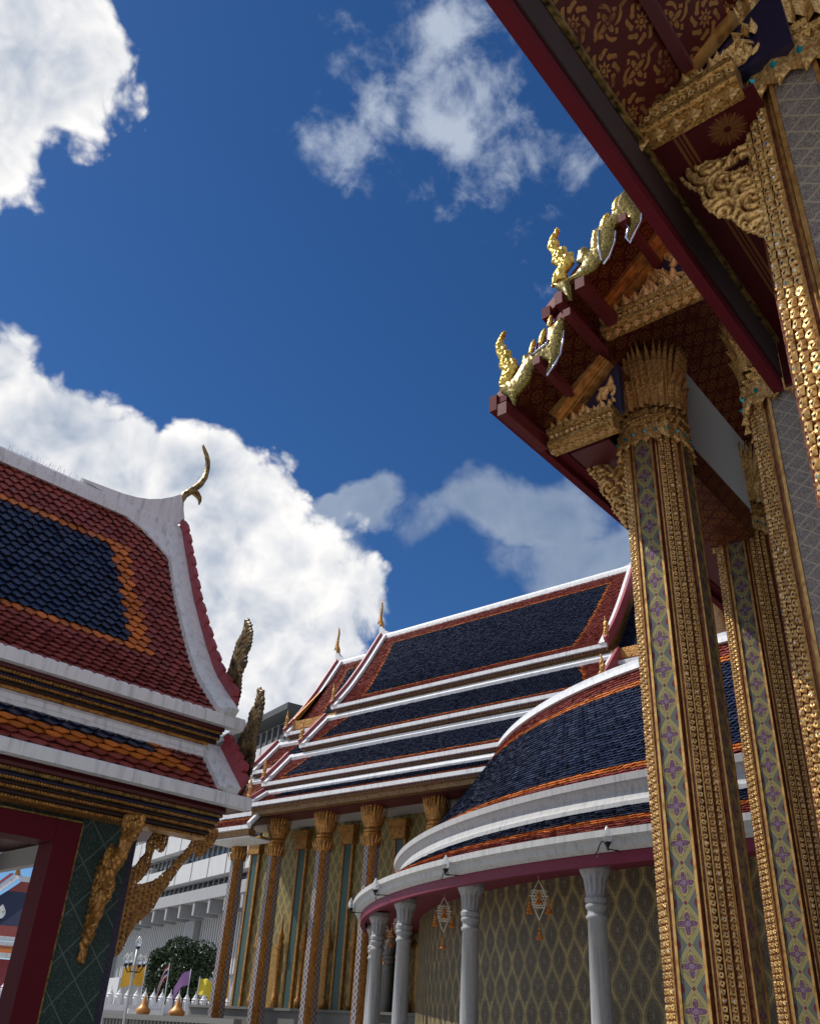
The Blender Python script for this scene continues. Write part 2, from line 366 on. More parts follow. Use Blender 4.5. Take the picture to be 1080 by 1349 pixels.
def paving():
    m, t, p = newmat('courtyard_stone_paving'); o = coord(t)
    b = t.nodes.new('ShaderNodeTexBrick'); b.inputs['Scale'].default_value = 1.0; b.inputs['Brick Width'].default_value = .6; b.inputs['Row Height'].default_value = .6
    b.offset = 0; b.inputs['Color1'].default_value = (.46, .44, .41, 1); b.inputs['Color2'].default_value = (.40, .385, .36, 1); b.inputs['Mortar'].default_value = (.13, .13, .12, 1)
    b.inputs['Mortar Size'].default_value = .008; lnk(t, o, b.inputs['Vector'])
    nz = noise(t, o, 1.4, 6, .6)
    lnk(t, cmix(t, nz.ss(.4, .75) * .5, b.outputs[0], (.30, .29, .28)), p.inputs['Base Color']); p.inputs['Roughness'].default_value = .65
    bump(t, p, S(t, b.outputs[1]) * -1.0, .3, .01); return m
M['paving'] = paving()
def leafm(name, c):
    m, t, p = newmat(name)
    i = t.nodes.new('ShaderNodeNewGeometry'); rnd = S(t, i.outputs['Random Per Island'])
    lnk(t, cmix(t, rnd, tuple(x * .5 for x in c), tuple(x * 1.5 for x in c)), p.inputs['Base Color']); p.inputs['Roughness'].default_value = .5
    return m
M['leaf'] = leafm('tree_leaves', (.022, .048, .014))
for nm, c in (('flag_yellow', (.72, .40, .03)), ('flag_lemon', (.75, .62, .05)), ('flag_purple', (.40, .22, .52)), ('flag_red', (.50, .02, .05)), ('flag_white', (.75, .75, .78)), ('flag_navy', (.03, .035, .14))):
    M[nm] = simple(nm + '_cloth', c, .7, 0, .12, 3, 80, .1)
M['jasmine'] = simple('white_flower_net', (.72, .68, .58), .7, 0, .3, 40)
M['marigold'] = simple('marigold_orange', (.52, .17, .015), .6, 0, .35, 40, 60, .5)
# ------------------------------------------------------------------ mesh helpers
OFF = {}
class MB:
    def __init__(s): s.v = []; s.f = []; s.m = []; s.uv = []; s.n = 0
    def add(s, V, F, mat=0, uv=None):
        """V (n,3); F list of index tuples or int array; mat int or list; uv: per-vertex (n,2)"""
        V = np.asarray(V, float).reshape(-1, 3); b = s.n
        s.v.append(V); s.n += len(V)
        u = np.zeros((len(V), 2)) if uv is None else np.asarray(uv, float)
        s.uv.append(u)
        for i, f in enumerate(F):
            s.f.append(tuple(int(k) + b for k in f)); s.m.append(mat if isinstance(mat, int) else int(mat[i]))
        return s
    def quad(s, a, b, c, d, mat=0, uv=None): return s.add([a, b, c, d], [(0, 1, 2, 3)], mat, uv)
    def box(s, lo, hi, mat=0):
        x0, y0, z0 = lo; x1, y1, z1 = hi
        return s.hexa([(x0, y0, z0), (x1, y0, z0), (x1, y1, z0), (x0, y1, z0), (x0, y0, z1), (x1, y0, z1), (x1, y1, z1), (x0, y1, z1)], mat)
    def hexa(s, P, mat=0):
        return s.add(P, [(3, 2, 1, 0), (4, 5, 6, 7), (0, 1, 5, 4), (1, 2, 6, 5), (2, 3, 7, 6), (3, 0, 4, 7)], mat)
    def prism(s, poly, o, ex, ey, ez, depth, mat=0):
        """poly in the (ex, ey) plane at o, extruded by depth along ez"""
        o, ex, ey, ez = (np.array(k, float) for k in (o, ex, ey, ez)); n = len(poly)
        A = [o + ex * a + ey * b for a, b in poly]; B = [q + ez * depth for q in A]
        return s.add(A + B, [tuple(range(n - 1, -1, -1)), tuple(range(n, 2 * n))] + [(i, (i + 1) % n, n + (i + 1) % n, n + i) for i in range(n)], mat)
    def sweep(s, prof, path_fn, ts, mat=0, closed=True, uvs=None):
        """profile polygon [(a,b)] placed at each t by path_fn(t, a, b)"""
        n = len(prof); V = []
        for t in ts:
            for a, b in prof: V.append(path_fn(t, a, b))
        F = []
        rng = n if closed else n - 1
        for i in range(len(ts) - 1):
            for j in range(rng): F.append((i * n + j, i * n + (j + 1) % n, (i + 1) * n + (j + 1) % n, (i + 1) * n + j))
        if closed: F += [tuple(range(n - 1, -1, -1)), tuple((len(ts) - 1) * n + j for j in range(n))]
        return s.add(V, F, mat, uvs)
    def tube(s, pts, rads, k=8, mat=0, flat=None):
        pts = [np.array(p, float) for p in pts]; V = []; prev = None
        for i, p in enumerate(pts):
            d = pts[min(i + 1, len(pts) - 1)] - pts[max(i - 1, 0)]; d = d / (np.linalg.norm(d) + 1e-9)
            ref = np.array(flat if flat is not None else ((0, 0, 1) if abs(d[2]) < .9 else (1, 0, 0)), float)
            a = np.cross(d, ref); a /= np.linalg.norm(a) + 1e-9; b = np.cross(a, d)
            r = rads[i] if isinstance(rads, (list, tuple)) else rads
            ra, rb = r if isinstance(r, (tuple, list)) else (r, r)
            for j in range(k):
                th = 2 * math.pi * j / k; V.append(p + a * ra * math.cos(th) + b * rb * math.sin(th))
        F = [(i * k + j, i * k + (j + 1) % k, (i + 1) * k + (j + 1) % k, (i + 1) * k + j) for i in range(len(pts) - 1) for j in range(k)]
        F += [tuple(range(k - 1, -1, -1)), tuple((len(pts) - 1) * k + j for j in range(k))]
        return s.add(V, F, mat)
    def lathe(s, prof, c, k=16, mat=0, flute=0.0, fl_rng=None):
        V = []
        for i, (r, z) in enumerate(prof):
            for j in range(k):
                th = 2 * math.pi * j / k; rr = r
                if flute and fl_rng[0] <= z <= fl_rng[1] and j % 2: rr = r * (1 - flute)
                V.append((c[0] + rr * math.cos(th), c[1] + rr * math.sin(th), c[2] + z))
        F = [(i * k + j, i * k + (j + 1) % k, (i + 1) * k + (j + 1) % k, (i + 1) * k + j) for i in range(len(prof) - 1) for j in range(k)]
        F += [tuple(range(k - 1, -1, -1)), tuple((len(prof) - 1) * k + j for j in range(k))]
        return s.add(V, F, mat)
    def mesh(s, name, mats, off=(0, 0, 0), smooth=False):
        me = bpy.data.meshes.new(name)
        V = np.concatenate(s.v) - np.array(off); U = np.concatenate(s.uv)
        lens = np.array([len(f) for f in s.f]); idx = np.concatenate([np.array(f) for f in s.f])
        me.vertices.add(len(V)); me.vertices.foreach_set('co', V.ravel())
        me.loops.add(len(idx)); me.loops.foreach_set('vertex_index', idx.astype(np.int32))
        me.polygons.add(len(lens)); me.polygons.foreach_set('loop_start', (np.cumsum(lens) - lens).astype(np.int32))
        me.polygons.foreach_set('material_index', np.array(s.m, np.int32))
        me.polygons.foreach_set('use_smooth', np.full(len(lens), bool(smooth)))
        if np.any(U):
            l = me.uv_layers.new(name='UVMap'); l.data.foreach_set('uv', U[idx].ravel())
        for q in mats: me.materials.append(M[q])
        me.update(); me.validate()
        return me
    def build(s, name, mats, parent=None, smooth=False, kind=None):
        if isinstance(mats, str): mats = [mats]
        off = OFF.get(parent.name, (0, 0, 0)) if parent else (0, 0, 0)
        o = bpy.data.objects.new(name, s.mesh(name, mats, off, smooth)); col.objects.link(o)
        if parent: o.parent = parent; OFF[o.name] = off
        if kind: o['kind'] = kind
        return o
def thing(name, label, cat, loc=(0, 0, 0), rz=0.0, group=None, off=None):
    o = bpy.data.objects.new(name, None); col.objects.link(o); o.empty_display_size = .3
    o.location = loc; o.rotation_euler = (0, 0, rz); o['label'] = label; o['category'] = cat
    if group: o['group'] = group
    OFF[o.name] = off if off is not None else loc
    return o
def tag(o, label, cat, group=None):
    o['label'] = label; o['category'] = cat
    if group: o['group'] = group
    return o
def place(name, me, parent, mtx):
    """a piece that shares mesh data; mtx in authored coordinates"""
    o = bpy.data.objects.new(name, me); col.objects.link(o); o.parent = parent
    m = mtx.copy(); off = OFF.get(parent.name, (0, 0, 0))
    m.translation = m.translation - Vector(off); o.matrix_local = m; OFF[o.name] = off
    return o
def frame(o, ex, ey, ez):
    m = Matrix.Identity(4)
    for i in range(3): m[i][0], m[i][1], m[i][2], m[i][3] = ex[i], ey[i], ez[i], o[i]
    return m
def inpoly(P, poly):
    x, y = P[:, 0], P[:, 1]; c = np.zeros(len(P), bool); n = len(poly)
    for i in range(n):
        (x0, y0), (x1, y1) = poly[i], poly[(i + 1) % n]
        if y0 == y1: continue
        c ^= ((y0 > y) != (y1 > y)) & (x < (x1 - x0) * (y - y0) / (y1 - y0) + x0)
    return c
def pdist(P, poly):
    d = np.full(len(P), 1e9); n = len(poly)
    for i in range(n):
        a = np.array(poly[i]); b = np.array(poly[(i + 1) % n]); ab = b - a; L = ab @ ab + 1e-12
        t = np.clip(((P - a) @ ab) / L, 0, 1)[:, None]; d = np.minimum(d, np.linalg.norm(P - a - t * ab, axis=1))
    return d
def relief(mb, poly, o, ex, ey, ez, thick, cell=.02, amp=.02, freq=30.0, holes=None, mat=0, seed=1, openw=None):
    """carved ornament: outline poly in the (ex,ey) plane, domed and carved on both sides along +-ez"""
    poly = np.array(poly, float); lo = poly.min(0); hi = poly.max(0)
    nx = int((hi[0] - lo[0]) / cell) + 2; ny = int((hi[1] - lo[1]) / cell) + 2
    gx = lo[0] + np.arange(nx) * cell; gy = lo[1] + np.arange(ny) * cell
    G = np.stack(np.meshgrid(gx, gy, indexing='ij'), -1).reshape(-1, 2)
    ins = inpoly(G, poly); d = pdist(G, poly)
    near = ins | (d < cell * .55)
    if holes is not None: near &= ~(holes(G) & (d > cell * 1.2))
    rs = np.random.RandomState(seed); cen = G[ins][rs.choice(max(1, ins.sum()), min(max(1, ins.sum()), 14))] if ins.any() else G[:1]
    dd = np.linalg.norm(G[:, None] - cen[None], axis=2); k = dd.argmin(1); dm = dd.min(1)
    ang = np.arctan2(G[:, 1] - cen[k, 1], G[:, 0] - cen[k, 0])
    ph_ = np.sin(dm * freq * 2.2 + 2 * ang + k); carve = ph_ * amp
    if openw is not None: near &= ~((ph_ < openw) & (d > cell * 2.0))
    h = thick * .5 * (.35 + .65 * (1 - np.exp(-d / (thick * .45)))) + carve * np.minimum(1, d / .03)
    h = np.where(ins, np.maximum(h, thick * .12), thick * .15)
    o, ex, ey, ez = (np.array(q, float) for q in (o, ex, ey, ez))
    jit = (rs.rand(len(G), 2) - .5) * cell * .2
    base = o + (G[:, :1] + jit[:, :1]) * ex + (G[:, 1:] + jit[:, 1:]) * ey
    T = base + h[:, None] * ez; B = base - h[:, None] * ez
    id_ = np.arange(nx * ny).reshape(nx, ny); nr = near.reshape(nx, ny)
    q = nr[:-1, :-1] & nr[1:, :-1] & nr[1:, 1:] & nr[:-1, 1:]
    ii, jj = np.nonzero(q); N = nx * ny
    F = [(id_[i, j], id_[i + 1, j], id_[i + 1, j + 1], id_[i, j + 1]) for i, j in zip(ii, jj)]
    F2 = [(f[3] + N, f[2] + N, f[1] + N, f[0] + N) for f in F]
    E = {}
    for f in F:
        for a, b in zip(f, f[1:] + f[:1]):
            if (b, a) in E: del E[(b, a)]
            else: E[(a, b)] = 1
    F3 = [(b, a, a + N, b + N) for a, b in E]
    if not F: return mb
    V = np.concatenate([T, B]); FF = np.array(F + F2 + F3); used = np.unique(FF); mp = np.zeros(len(V), int); mp[used] = np.arange(len(used))
    return mb.add(V[used], [tuple(r) for r in mp[FF]], mat)
def jag(poly, amp, n=3, seed=0):
    """small leaf tips along an outline"""
    rs = np.random.RandomState(seed); P = np.array(poly, float); out = []; c = P.mean(0); area = sum(P[i - 1][0] * P[i][1] - P[i][0] * P[i - 1][1] for i in range(len(P)))
    for i in range(len(P)):
        a, b = P[i], P[(i + 1) % len(P)]; d = b - a; L = np.linalg.norm(d); nr = np.array((d[1], -d[0])) / (L + 1e-9) * (1 if area > 0 else -1)
        k = max(1, int(L / (amp * 2.2))); out.append(tuple(a))
        for j in range(k): out.append(tuple(a + d * (j + .75) / k + nr * amp * (.6 + .6 * rs.rand()))); out.append(tuple(a + d * (j + .95) / k))
    return out
def pix(zoompts, ox, oy, s): return [(ox + x / s, oy + y / s) for x, y in zoompts]

# ------------------------------------------------------------------ roof tiles
def tile_template(w, h, lift=.034, crown=.016):
    xs = np.linspace(-.5, .5, 5); pts = []
    for k, x in enumerate(xs):
        c = crown * (1 - (2 * x) ** 2); e = 1 - abs(2 * x) ** 1.25
        pts += [(x * w * .97, -.25 * h, c * .6), (x * w * .97, h * (.50 + .52 * e), lift + c), (x * w * .97, h * (.50 + .52 * e) - .006, lift + c - .028)]
    F = []
    for k in range(4):
        a = k * 3; b = a + 3; F += [(a, b, b + 1, a + 1), (a + 1, b + 1, b + 2, a + 2)]
    return np.array(pts), F
class Prof:
    """roof profile: list of (r outward, z) from the top down, by arc length"""
    def __init__(s, pts, n=40):
        p = np.array(pts, float); t = np.r_[0, np.cumsum(np.linalg.norm(np.diff(p, axis=0), axis=1))]
        s.L = t[-1]
        tt = np.linspace(0, s.L, n); s.r = np.interp(tt, t, p[:, 0]); s.z = np.interp(tt, t, p[:, 1]); s.t = tt
        for _ in range(6):
            s.r[1:-1] = (s.r[:-2] + 2 * s.r[1:-1] + s.r[2:]) / 4; s.z[1:-1] = (s.z[:-2] + 2 * s.z[1:-1] + s.z[2:]) / 4
        s.dr = np.gradient(s.r, tt); s.dz = np.gradient(s.z, tt)
    def at(s, q, h=0.0):
        q = np.asarray(q, float); qq = np.clip(q, 0, s.L); ex = q - qq
        dr, dz = np.interp(qq, s.t, s.dr), np.interp(qq, s.t, s.dz); l = np.hypot(dr, dz); dr, dz = dr / l, dz / l
        return np.interp(qq, s.t, s.r) + ex * dr - h * dz, np.interp(qq, s.t, s.z) + ex * dz + h * dr
def tile_field(us0, us1, prof, xyz, w, h, zone, s0=0.0, s1=None, jitter=.004):
    """vectorised tiles; xyz(u, r, z) -> (n,3). yields MB plus list of (u,s,zone)"""
    T, F = tile_template(w, h); nt_ = len(T)
    s1 = prof.L if s1 is None else s1
    rows = int(math.ceil((s1 - s0) / h)); s0 = s1 + .02 - rows * h; Uc, Sc, Z = [], [], []
    for r in range(rows):
        s_ = s0 + r * h
        n = int((us1 - us0) / w); 
        for k in range(n + 1):
            u = us0 + (k + (.5 if r % 2 else 0.0)) * w
            if u > us1: continue
            z = zone(u, s_ + .5 * h)
            if z is None: continue
            Uc.append(u); Sc.append(s_); Z.append(z)
    Uc, Sc, Z = np.array(Uc), np.array(Sc), np.array(Z)
    return T, F, Uc, Sc, Z
def tiles_mesh(T, F, Uc, Sc, Z, prof, xyz, order):
    rs = np.random.RandomState(3); k = len(Uc); n = len(T)
    U = Uc[:, None] + T[None, :, 0] + rs.normal(0, .003, (k, 1)); Q = Sc[:, None] + T[None, :, 1] + rs.normal(0, .004, (k, 1)); H = np.repeat(T[None, :, 2], k, 0) + rs.normal(0, .004, (k, 1)) + rs.normal(0, .05, (k, 1)) * T[None, :, 0]
    r, z = prof.at(Q.ravel(), H.ravel()); V = xyz(U.ravel(), r, z)
    Fa = np.array(F); FF = (Fa[None] + (np.arange(k) * n)[:, None, None]).reshape(-1, 4)
    mb = MB(); mb.add(V, FF, list(np.repeat(Z, len(F))))
    return mb
# ------------------------------------------------------------------ ground
mb = MB(); mb.quad((-400, -400, 0), (900, -400, 0), (900, 900, 0), (-400, 900, 0))
g = mb.build('ground', 'paving', kind='structure')

# ------------------------------------------------------------------ gilded redented columns
def redent(w, p=.35):
    a = [(1, p), (.88, p), (.88, .57), (.73, .57), (.73, .73), (.57, .73), (.57, .88), (p, .88), (p, 1)]
    out = []
    for k in range(4):
        c, s = ((1, 0), (0, 1), (-1, 0), (0, -1))[k]
        out += [((x * c - y * s) * w, (x * s + y * c) * w) for x, y in a]
    return out
def loft(mb, c, levels, mat=0, p=.35):
    V = []; n = len(redent(1))
    for z, w in levels: V += [(c[0] + x, c[1] + y, z) for x, y in redent(w, p)]
    F = [(i * n + j, i * n + (j + 1) % n, (i + 1) * n + (j + 1) % n, (i + 1) * n + j) for i in range(len(levels) - 1) for j in range(n)]
    F += [tuple(range(n - 1, -1, -1)), tuple((len(levels) - 1) * n + j for j in range(n))]
    return mb.add(V, F, mat)
def petal_mesh(name, L, W, curl, mats=('gold',), gem=False):
    """pointed lotus leaf: local z up along the leaf, x across, y outward"""
    mb = MB(); ts = np.linspace(0, 1, 7); V = []; prof = [.34, .46, .5, .46, .36, .2, .0]
    for t, w in zip(ts, prof):
        yy = curl * t ** 2.2; z = L * t
        V += [(-w * W, yy - .01, z), (-w * W * .5, yy + .018, z), (0, yy + .04 * (1 - t * .5) + .005, z), (w * W * .5, yy + .018, z), (w * W, yy - .01, z), (0, yy - .04, z)]
    F = []
    for i in range(6):
        for j in range(6): F.append((i * 6 + j, i * 6 + (j + 1) % 6, (i + 1) * 6 + (j + 1) % 6, (i + 1) * 6 + j))
    mb.add(V, F, 0)
    if gem:
        cz = L * .42; r = W * .10; y0 = .045
        mb.add([(-r, y0, cz), (0, y0, cz - r * 1.3), (r, y0, cz), (0, y0, cz + r * 1.3), (0, y0 + .03, cz)], [(0, 1, 4), (1, 2, 4), (2, 3, 4), (3, 0, 4)], 1)
    return mb.mesh(name, mats)
def bead_template():
    V = []; 
    for j in range(8):
        th = 2 * math.pi * j / 8; r = .56 if j % 2 else .38
        V.append((r * math.cos(th), r * math.sin(th), -.05))
    for j in range(8):
        th = 2 * math.pi * j / 8; r = .34
        V.append((r * math.cos(th), r * math.sin(th), .28 if j % 2 else .22))
    V.append((0, 0, .20))
    F = [(j, (j + 1) % 8, 8 + (j + 1) % 8, 8 + j) for j in range(8)] + [(8 + j, 8 + (j + 1) % 8, 16) for j in range(8)]
    Vg = [(.17 * math.cos(k * math.pi / 3), .17 * math.sin(k * math.pi / 3), .20) for k in range(6)] + [(0, 0, .33)]
    Fg = [(k, (k + 1) % 6, 6) for k in range(6)]
    return np.array(V), F, np.array(Vg), Fg
BEAD = bead_template()
def bead_band(mb, p0, p1, nrm, size, pitch, gems=True, rs=RNG):
    """chain of gilt rosettes with glass gems along p0-p1"""
    p0, p1, nrm = (np.array(q, float) for q in (p0, p1, nrm)); ax = (p1 - p0); L = np.linalg.norm(ax); ax /= L
    nrm = nrm - ax * (nrm @ ax); nrm /= np.linalg.norm(nrm); side = np.cross(nrm, ax)
    k = int(L / pitch); V, F, Vg, Fg = BEAD
    for i in range(k):
        c = p0 + ax * (i + .5) * pitch; sz = size * (1 + rs.normal(0, .05)); a = rs.rand() * .5
        ca, sa = math.cos(a), math.sin(a)
        def put(W): return c + ((W[:, :1] * ca - W[:, 1:2] * sa) * side + (W[:, :1] * sa + W[:, 1:2] * ca) * ax + W[:, 2:] * nrm) * sz
        mb.add(put(V), F, 0)
        if gems: mb.add(put(Vg), Fg, int(rs.choice([1] * 14 + [2, 3, 3, 4])))
GEMM = ['gold', 'gem_dark', 'gem_teal', 'gem_white', 'gem_blue']
PET_L = petal_mesh('petal', .92, .16, .13, ('gold',)); PET_S = petal_mesh('petal', .55, .17, .09, ('gold',))
PET_H = petal_mesh('petal', .30, .30, .05, ('gold', 'gem_teal'), True)
def gilt_column(hall, cx, cy, z0, zc, w0, w1, pan, cap_h=1.35, face=('-x', '-y'), beads=True, corners=(1, 2, 3), bead_sz=.085):
    """z0 base, zc foot of the capital; w half widths"""
    wz = lambda z: w0 + (w1 - w0) * (z - 1.6) / (zc - 1.6)
    mb = MB(); loft(mb, (cx, cy), [(z0, wz(1.6) * 1.28), (z0 + .22, wz(1.6) * 1.28), (z0 + .3, wz(1.6) * 1.12), (z0 + .45, wz(1.6) * 1.12), (z0 + .5, wz(z0 + .5)), (zc + .02, w1)])
    c = mb.build('column', 'gilt_ground', hall)
    zs = z0 + .5
    dirs = {'-x': (-1, 0), '-y': (0, -1), '+y': (0, 1), '+x': (1, 0)}
    for f in face:
        d = np.array(dirs[f]); t = np.array((-d[1], d[0])); P = []; UV = []; n = 2
        mb = MB(); bf = MB()
        for z in (zs, zc):
            w = wz(z); q = .35 * .80 * w
            for sgn in (-1, 1):
                xy = np.array((cx, cy)) + d * (w + .006) + t * q * sgn; P.append((xy[0], xy[1], z)); UV.append((.5 * sgn, (z - zs) / (2 * .35 * .8 * wz(4.5))))
        mb.add(P, [(0, 1, 3, 2)], 0, UV); mb.build('mosaic_panel', pan, c)
        for sgn in (-1, 1):
            b = MB(); A = []
            for z in (zs, zc):
                w = wz(z)
                for q, dd in ((.81, .002), (.81, .022), (.985, .022), (.985, .002)):
                    xy = np.array((cx, cy)) + d * (w + dd) + t * (.35 * w * q * sgn); A.append((xy[0], xy[1], z))
            b.hexa(A); b.build('panel_border', 'gold_plain', c)
    cv = [(.88, .57), (.73, .73), (.57, .88)]
    for k in corners:   # 0:+x+y 1:-x+y 2:-x-y 3:+x-y
        ck, sk = ((1, 0), (0, 1), (-1, 0), (0, -1))[k]
        for (x, y) in cv:
            xx, yy = x * ck - y * sk, x * sk + y * ck; nr = np.array((xx, yy, 0.0)); nr /= np.linalg.norm(nr)
            if beads:
                b = MB(); a0 = np.array((cx + xx * wz(zs), cy + yy * wz(zs), zs)) - nr * .012; a1 = np.array((cx + xx * w1, cy + yy * w1, zc)) - nr * .012
                bead_band(b, a0, a1, nr, bead_sz, bead_sz * .98); b.build('bead_band', GEMM, c, kind='stuff')
    if corners:
        for k in corners:
            ck, sk = ((1, 0), (0, 1), (-1, 0), (0, -1))[k]; b = MB()
            for (x, y) in ((.885, .40), (.885, .50), (.735, .62), (.62, .735), (.50, .885), (.40, .885)):
                xx, yy = x * ck - y * sk, x * sk + y * ck
                b.tube([(cx + xx * wz(zs), cy + yy * wz(zs), zs), (cx + xx * w1, cy + yy * w1, zc)], .012 * w1 / .41, 5)
            b.build('corner_fillets', 'gold_plain', c, kind='stuff')
    # capital
    mb = MB(); H = cap_h
    loft(mb, (cx, cy), [(zc, w1 * 1.0), (zc + .05, w1 * 1.07), (zc + .11, w1 * 1.07), (zc + .14, w1 * 1.01), (zc + .20, w1 * 1.10), (zc + .27, w1 * 1.10), (zc + .30, w1 * 1.02), (zc + .36, w1 * 1.09), (zc + .42, w1 * 1.0),
                        (zc + .7, w1 * .98), (zc + H - .12, w1 * 1.10), (zc + H, w1 * 1.12)])
    cap = mb.build('capital', 'gold_fine', c)
    ring = MB()
    for k in range(4):
        ck, sk = ((1, 0), (0, 1), (-1, 0), (0, -1))[k]
        for zz, f_ in ((zc + .235, 1.10), (zc + .08, 1.07)):
            sec = [(1, -.35), (1, .35), (.88, .35), (.88, .57), (.73, .57), (.73, .73), (.57, .73), (.57, .88), (.35, .88), (.35, 1)]
            for (xa, ya), (xb, yb) in zip(sec[:-1], sec[1:]):
                A = np.array((cx + (xa * ck - ya * sk) * w1 * f_, cy + (xa * sk + ya * ck) * w1 * f_, zz)); B = np.array((cx + (xb * ck - yb * sk) * w1 * f_, cy + (xb * sk + yb * ck) * w1 * f_, zz))
                dd = B - A; L = np.linalg.norm(dd)
                if L > .05: bead_band(ring, A, B, np.cross(dd / L, (0, 0, 1)), .06, min(.062, L / max(1, int(L / .06))), True)
    ring.build('bead_ring', GEMM, c, kind='stuff')
    spots = [(1, y, 1, 0) for y in (-.27, -.09, .09, .27)] + [(.88, .46, 1, .2), (.82, .62, 1, .6), (.72, .72, 1, 1), (.62, .82, .6, 1), (.46, .88, .2, 1)]
    for k in range(4):
        ck, sk = ((1, 0), (0, 1), (-1, 0), (0, -1))[k]
        for i, (x, y, nx_, ny_) in enumerate(spots):
            X, Y = x * ck - y * sk, x * sk + y * ck; N_ = np.array((nx_ * ck - ny_ * sk, nx_ * sk + ny_ * ck, 0.0)); N_ /= np.linalg.norm(N_)
            T_ = np.cross(N_, (0, 0, 1)); s_ = w1 / .38
            for lvl, (me, zz, f_, wide, hs) in enumerate(((PET_L, .44, 1.0, 1, (H - .46) / .80), (PET_S, .40, 1.05, .9, (H - .46) / .85))):
                if lvl == 1 and i % 2: continue
                o = np.array((cx + X * w1 * f_, cy + Y * w1 * f_, zc + zz))
                place('petal', me, c, frame(o, T_ * s_ * .8, N_ * s_, (0, 0, hs)))
        for (x, y, nx_, ny_) in ((1, -.19, 1, 0), (1, .19, 1, 0), (.92, .5, 1, .3), (.80, .80, 1, 1), (.5, .92, .3, 1)):
            X, Y = x * ck - y * sk, x * sk + y * ck; N_ = np.array((nx_ * ck - ny_ * sk, nx_ * sk + ny_ * ck, 0.0)); N_ /= np.linalg.norm(N_)
            T_ = np.cross(N_, (0, 0, -1)); s_ = w1 / .38
            place('pendant_petal', PET_H, c, frame((cx + X * w1 * 1.06, cy + Y * w1 * 1.01, zc + .10), T_ * s_ * .75, N_ * s_, (0, 0, -s_ * .9)))
    return c

# ------------------------------------------------------------------ the hall on the right (main gable and its front porch)
RH = thing('temple_hall', 'gilded temple hall with mosaic columns and maroon stencilled eaves beside the paved court', 'temple hall', (9.5, 0, 0))
mb = MB(); mb.box((8.4, -8.5, .004), (20, 5.0, .9)); mb.build('plinth', 'plinth', RH)
mb = MB(); mb.box((3.6, -6, .004), (8.39, 1.9, .9)); mb.build('porch_plinth', 'plinth', RH)
gilt_column(RH, 9.60, 4.07, .9, 8.72, .455, .413, 'pan_flower', bead_sz=.072)
gilt_column(RH, 12.60, 4.05, .9, 8.72, .455, .413, 'pan_flower', bead_sz=.072)
gilt_column(RH, 15.6, 4.05, .9, 8.72, .455, .413, 'pan_flower', beads=False, corners=())
gilt_column(RH, 9.77, 2.21, .9, 8.78, .61, .56, 'pan_teal', bead_sz=.105)
gilt_column(RH, 5.76, .68, .9, 8.78, .61, .56, 'pan_teal', bead_sz=.105)
gilt_column(RH, 12.9, 2.25, .9, 8.78, .5, .45, 'pan_teal', beads=False, corners=())
def slab(name, pts, x0, x1, topmat, parent, under='stencil', th=.14):
    """sloping roof slab: pts (y,z) of the underside from eave to top; returns part with soffit child"""
    mb = MB(); (y0, z0), (y1, z1) = pts; l = math.hypot(y1 - y0, z1 - z0); n = (-(z1 - z0) / l * -1, 0)
    nx, nz = (z1 - z0) / l, -(y1 - y0) / l
    if nz < 0: nx, nz = -nx, -nz
    P = [(y0, z0), (y1, z1), (y1 + nx * th, z1 + nz * th), (y0 + nx * th, z0 + nz * th)]
    mb.prism(P, (x0, 0, 0), (0, 1, 0), (0, 0, 1), (1, 0, 0), x1 - x0)
    r = mb.build(name, topmat, parent)
    e = -.004
    A = MB(); A.quad((x0 + .01, y0 + nx * e, z0 + nz * e), (x0 + .01, y1 + nx * e, z1 + nz * e), (x1 - .01, y1 + nx * e, z1 + nz * e), (x1 - .01, y0 + nx * e, z0 + nz * e), 0, [(x0, 0), (x0, l), (x1, l), (x1, 0)])
    A.build('stencilled_soffit', under, r)
    return r
# main gable: three stepped tiers
slab('roof_tier', ((5.25, 8.66), (4.12, 9.66)), 7.5, 18, 'red_tile', RH)
slab('roof_tier', ((4.42, 9.80), (2.0, 11.95)), 7.5, 18, 'red_tile', RH)
slab('roof_tier', ((2.3, 12.15), (-1.4, 16.6)), 7.9, 18, 'red_tile', RH)
slab('roof_tier', ((-5.2, 12.15), (-1.5, 16.6)), 7.9, 18, 'red_tile', RH)
mb = MB(); mb.box((7.44, 5.20, 8.56), (18, 5.31, 8.80)); mb.build('eave_fascia', 'red_wood', RH)
mb = MB(); mb.box((7.46, 5.06, 8.66), (18, 5.19, 8.76)); mb.build('eave_fascia', 'red_wood', RH)
mb = MB(); mb.box((7.46, 4.38, 9.72), (18, 4.50, 9.90)); mb.build('eave_fascia', 'red_wood', RH)
def purlin(px, py, X0, X1, w=.12, h=.16):
    p = atX(px, py, X0); mb = MB(); mb.box((X0, p[1] - w / 2, p[2] - h / 2), (X1, p[1] + w / 2, p[2] + h / 2)); mb.build('purlin', 'purlin', RH)
for px, py, w, h in ((661, 538, .13, .18), (706, 474, .10, .12), (735, 392, .11, .20), (763, 372, .13, .17), (746, 411, .10, .12), (819, 286, .10, .12)):
    purlin(px, py, 7.28, 8.25, w, h)
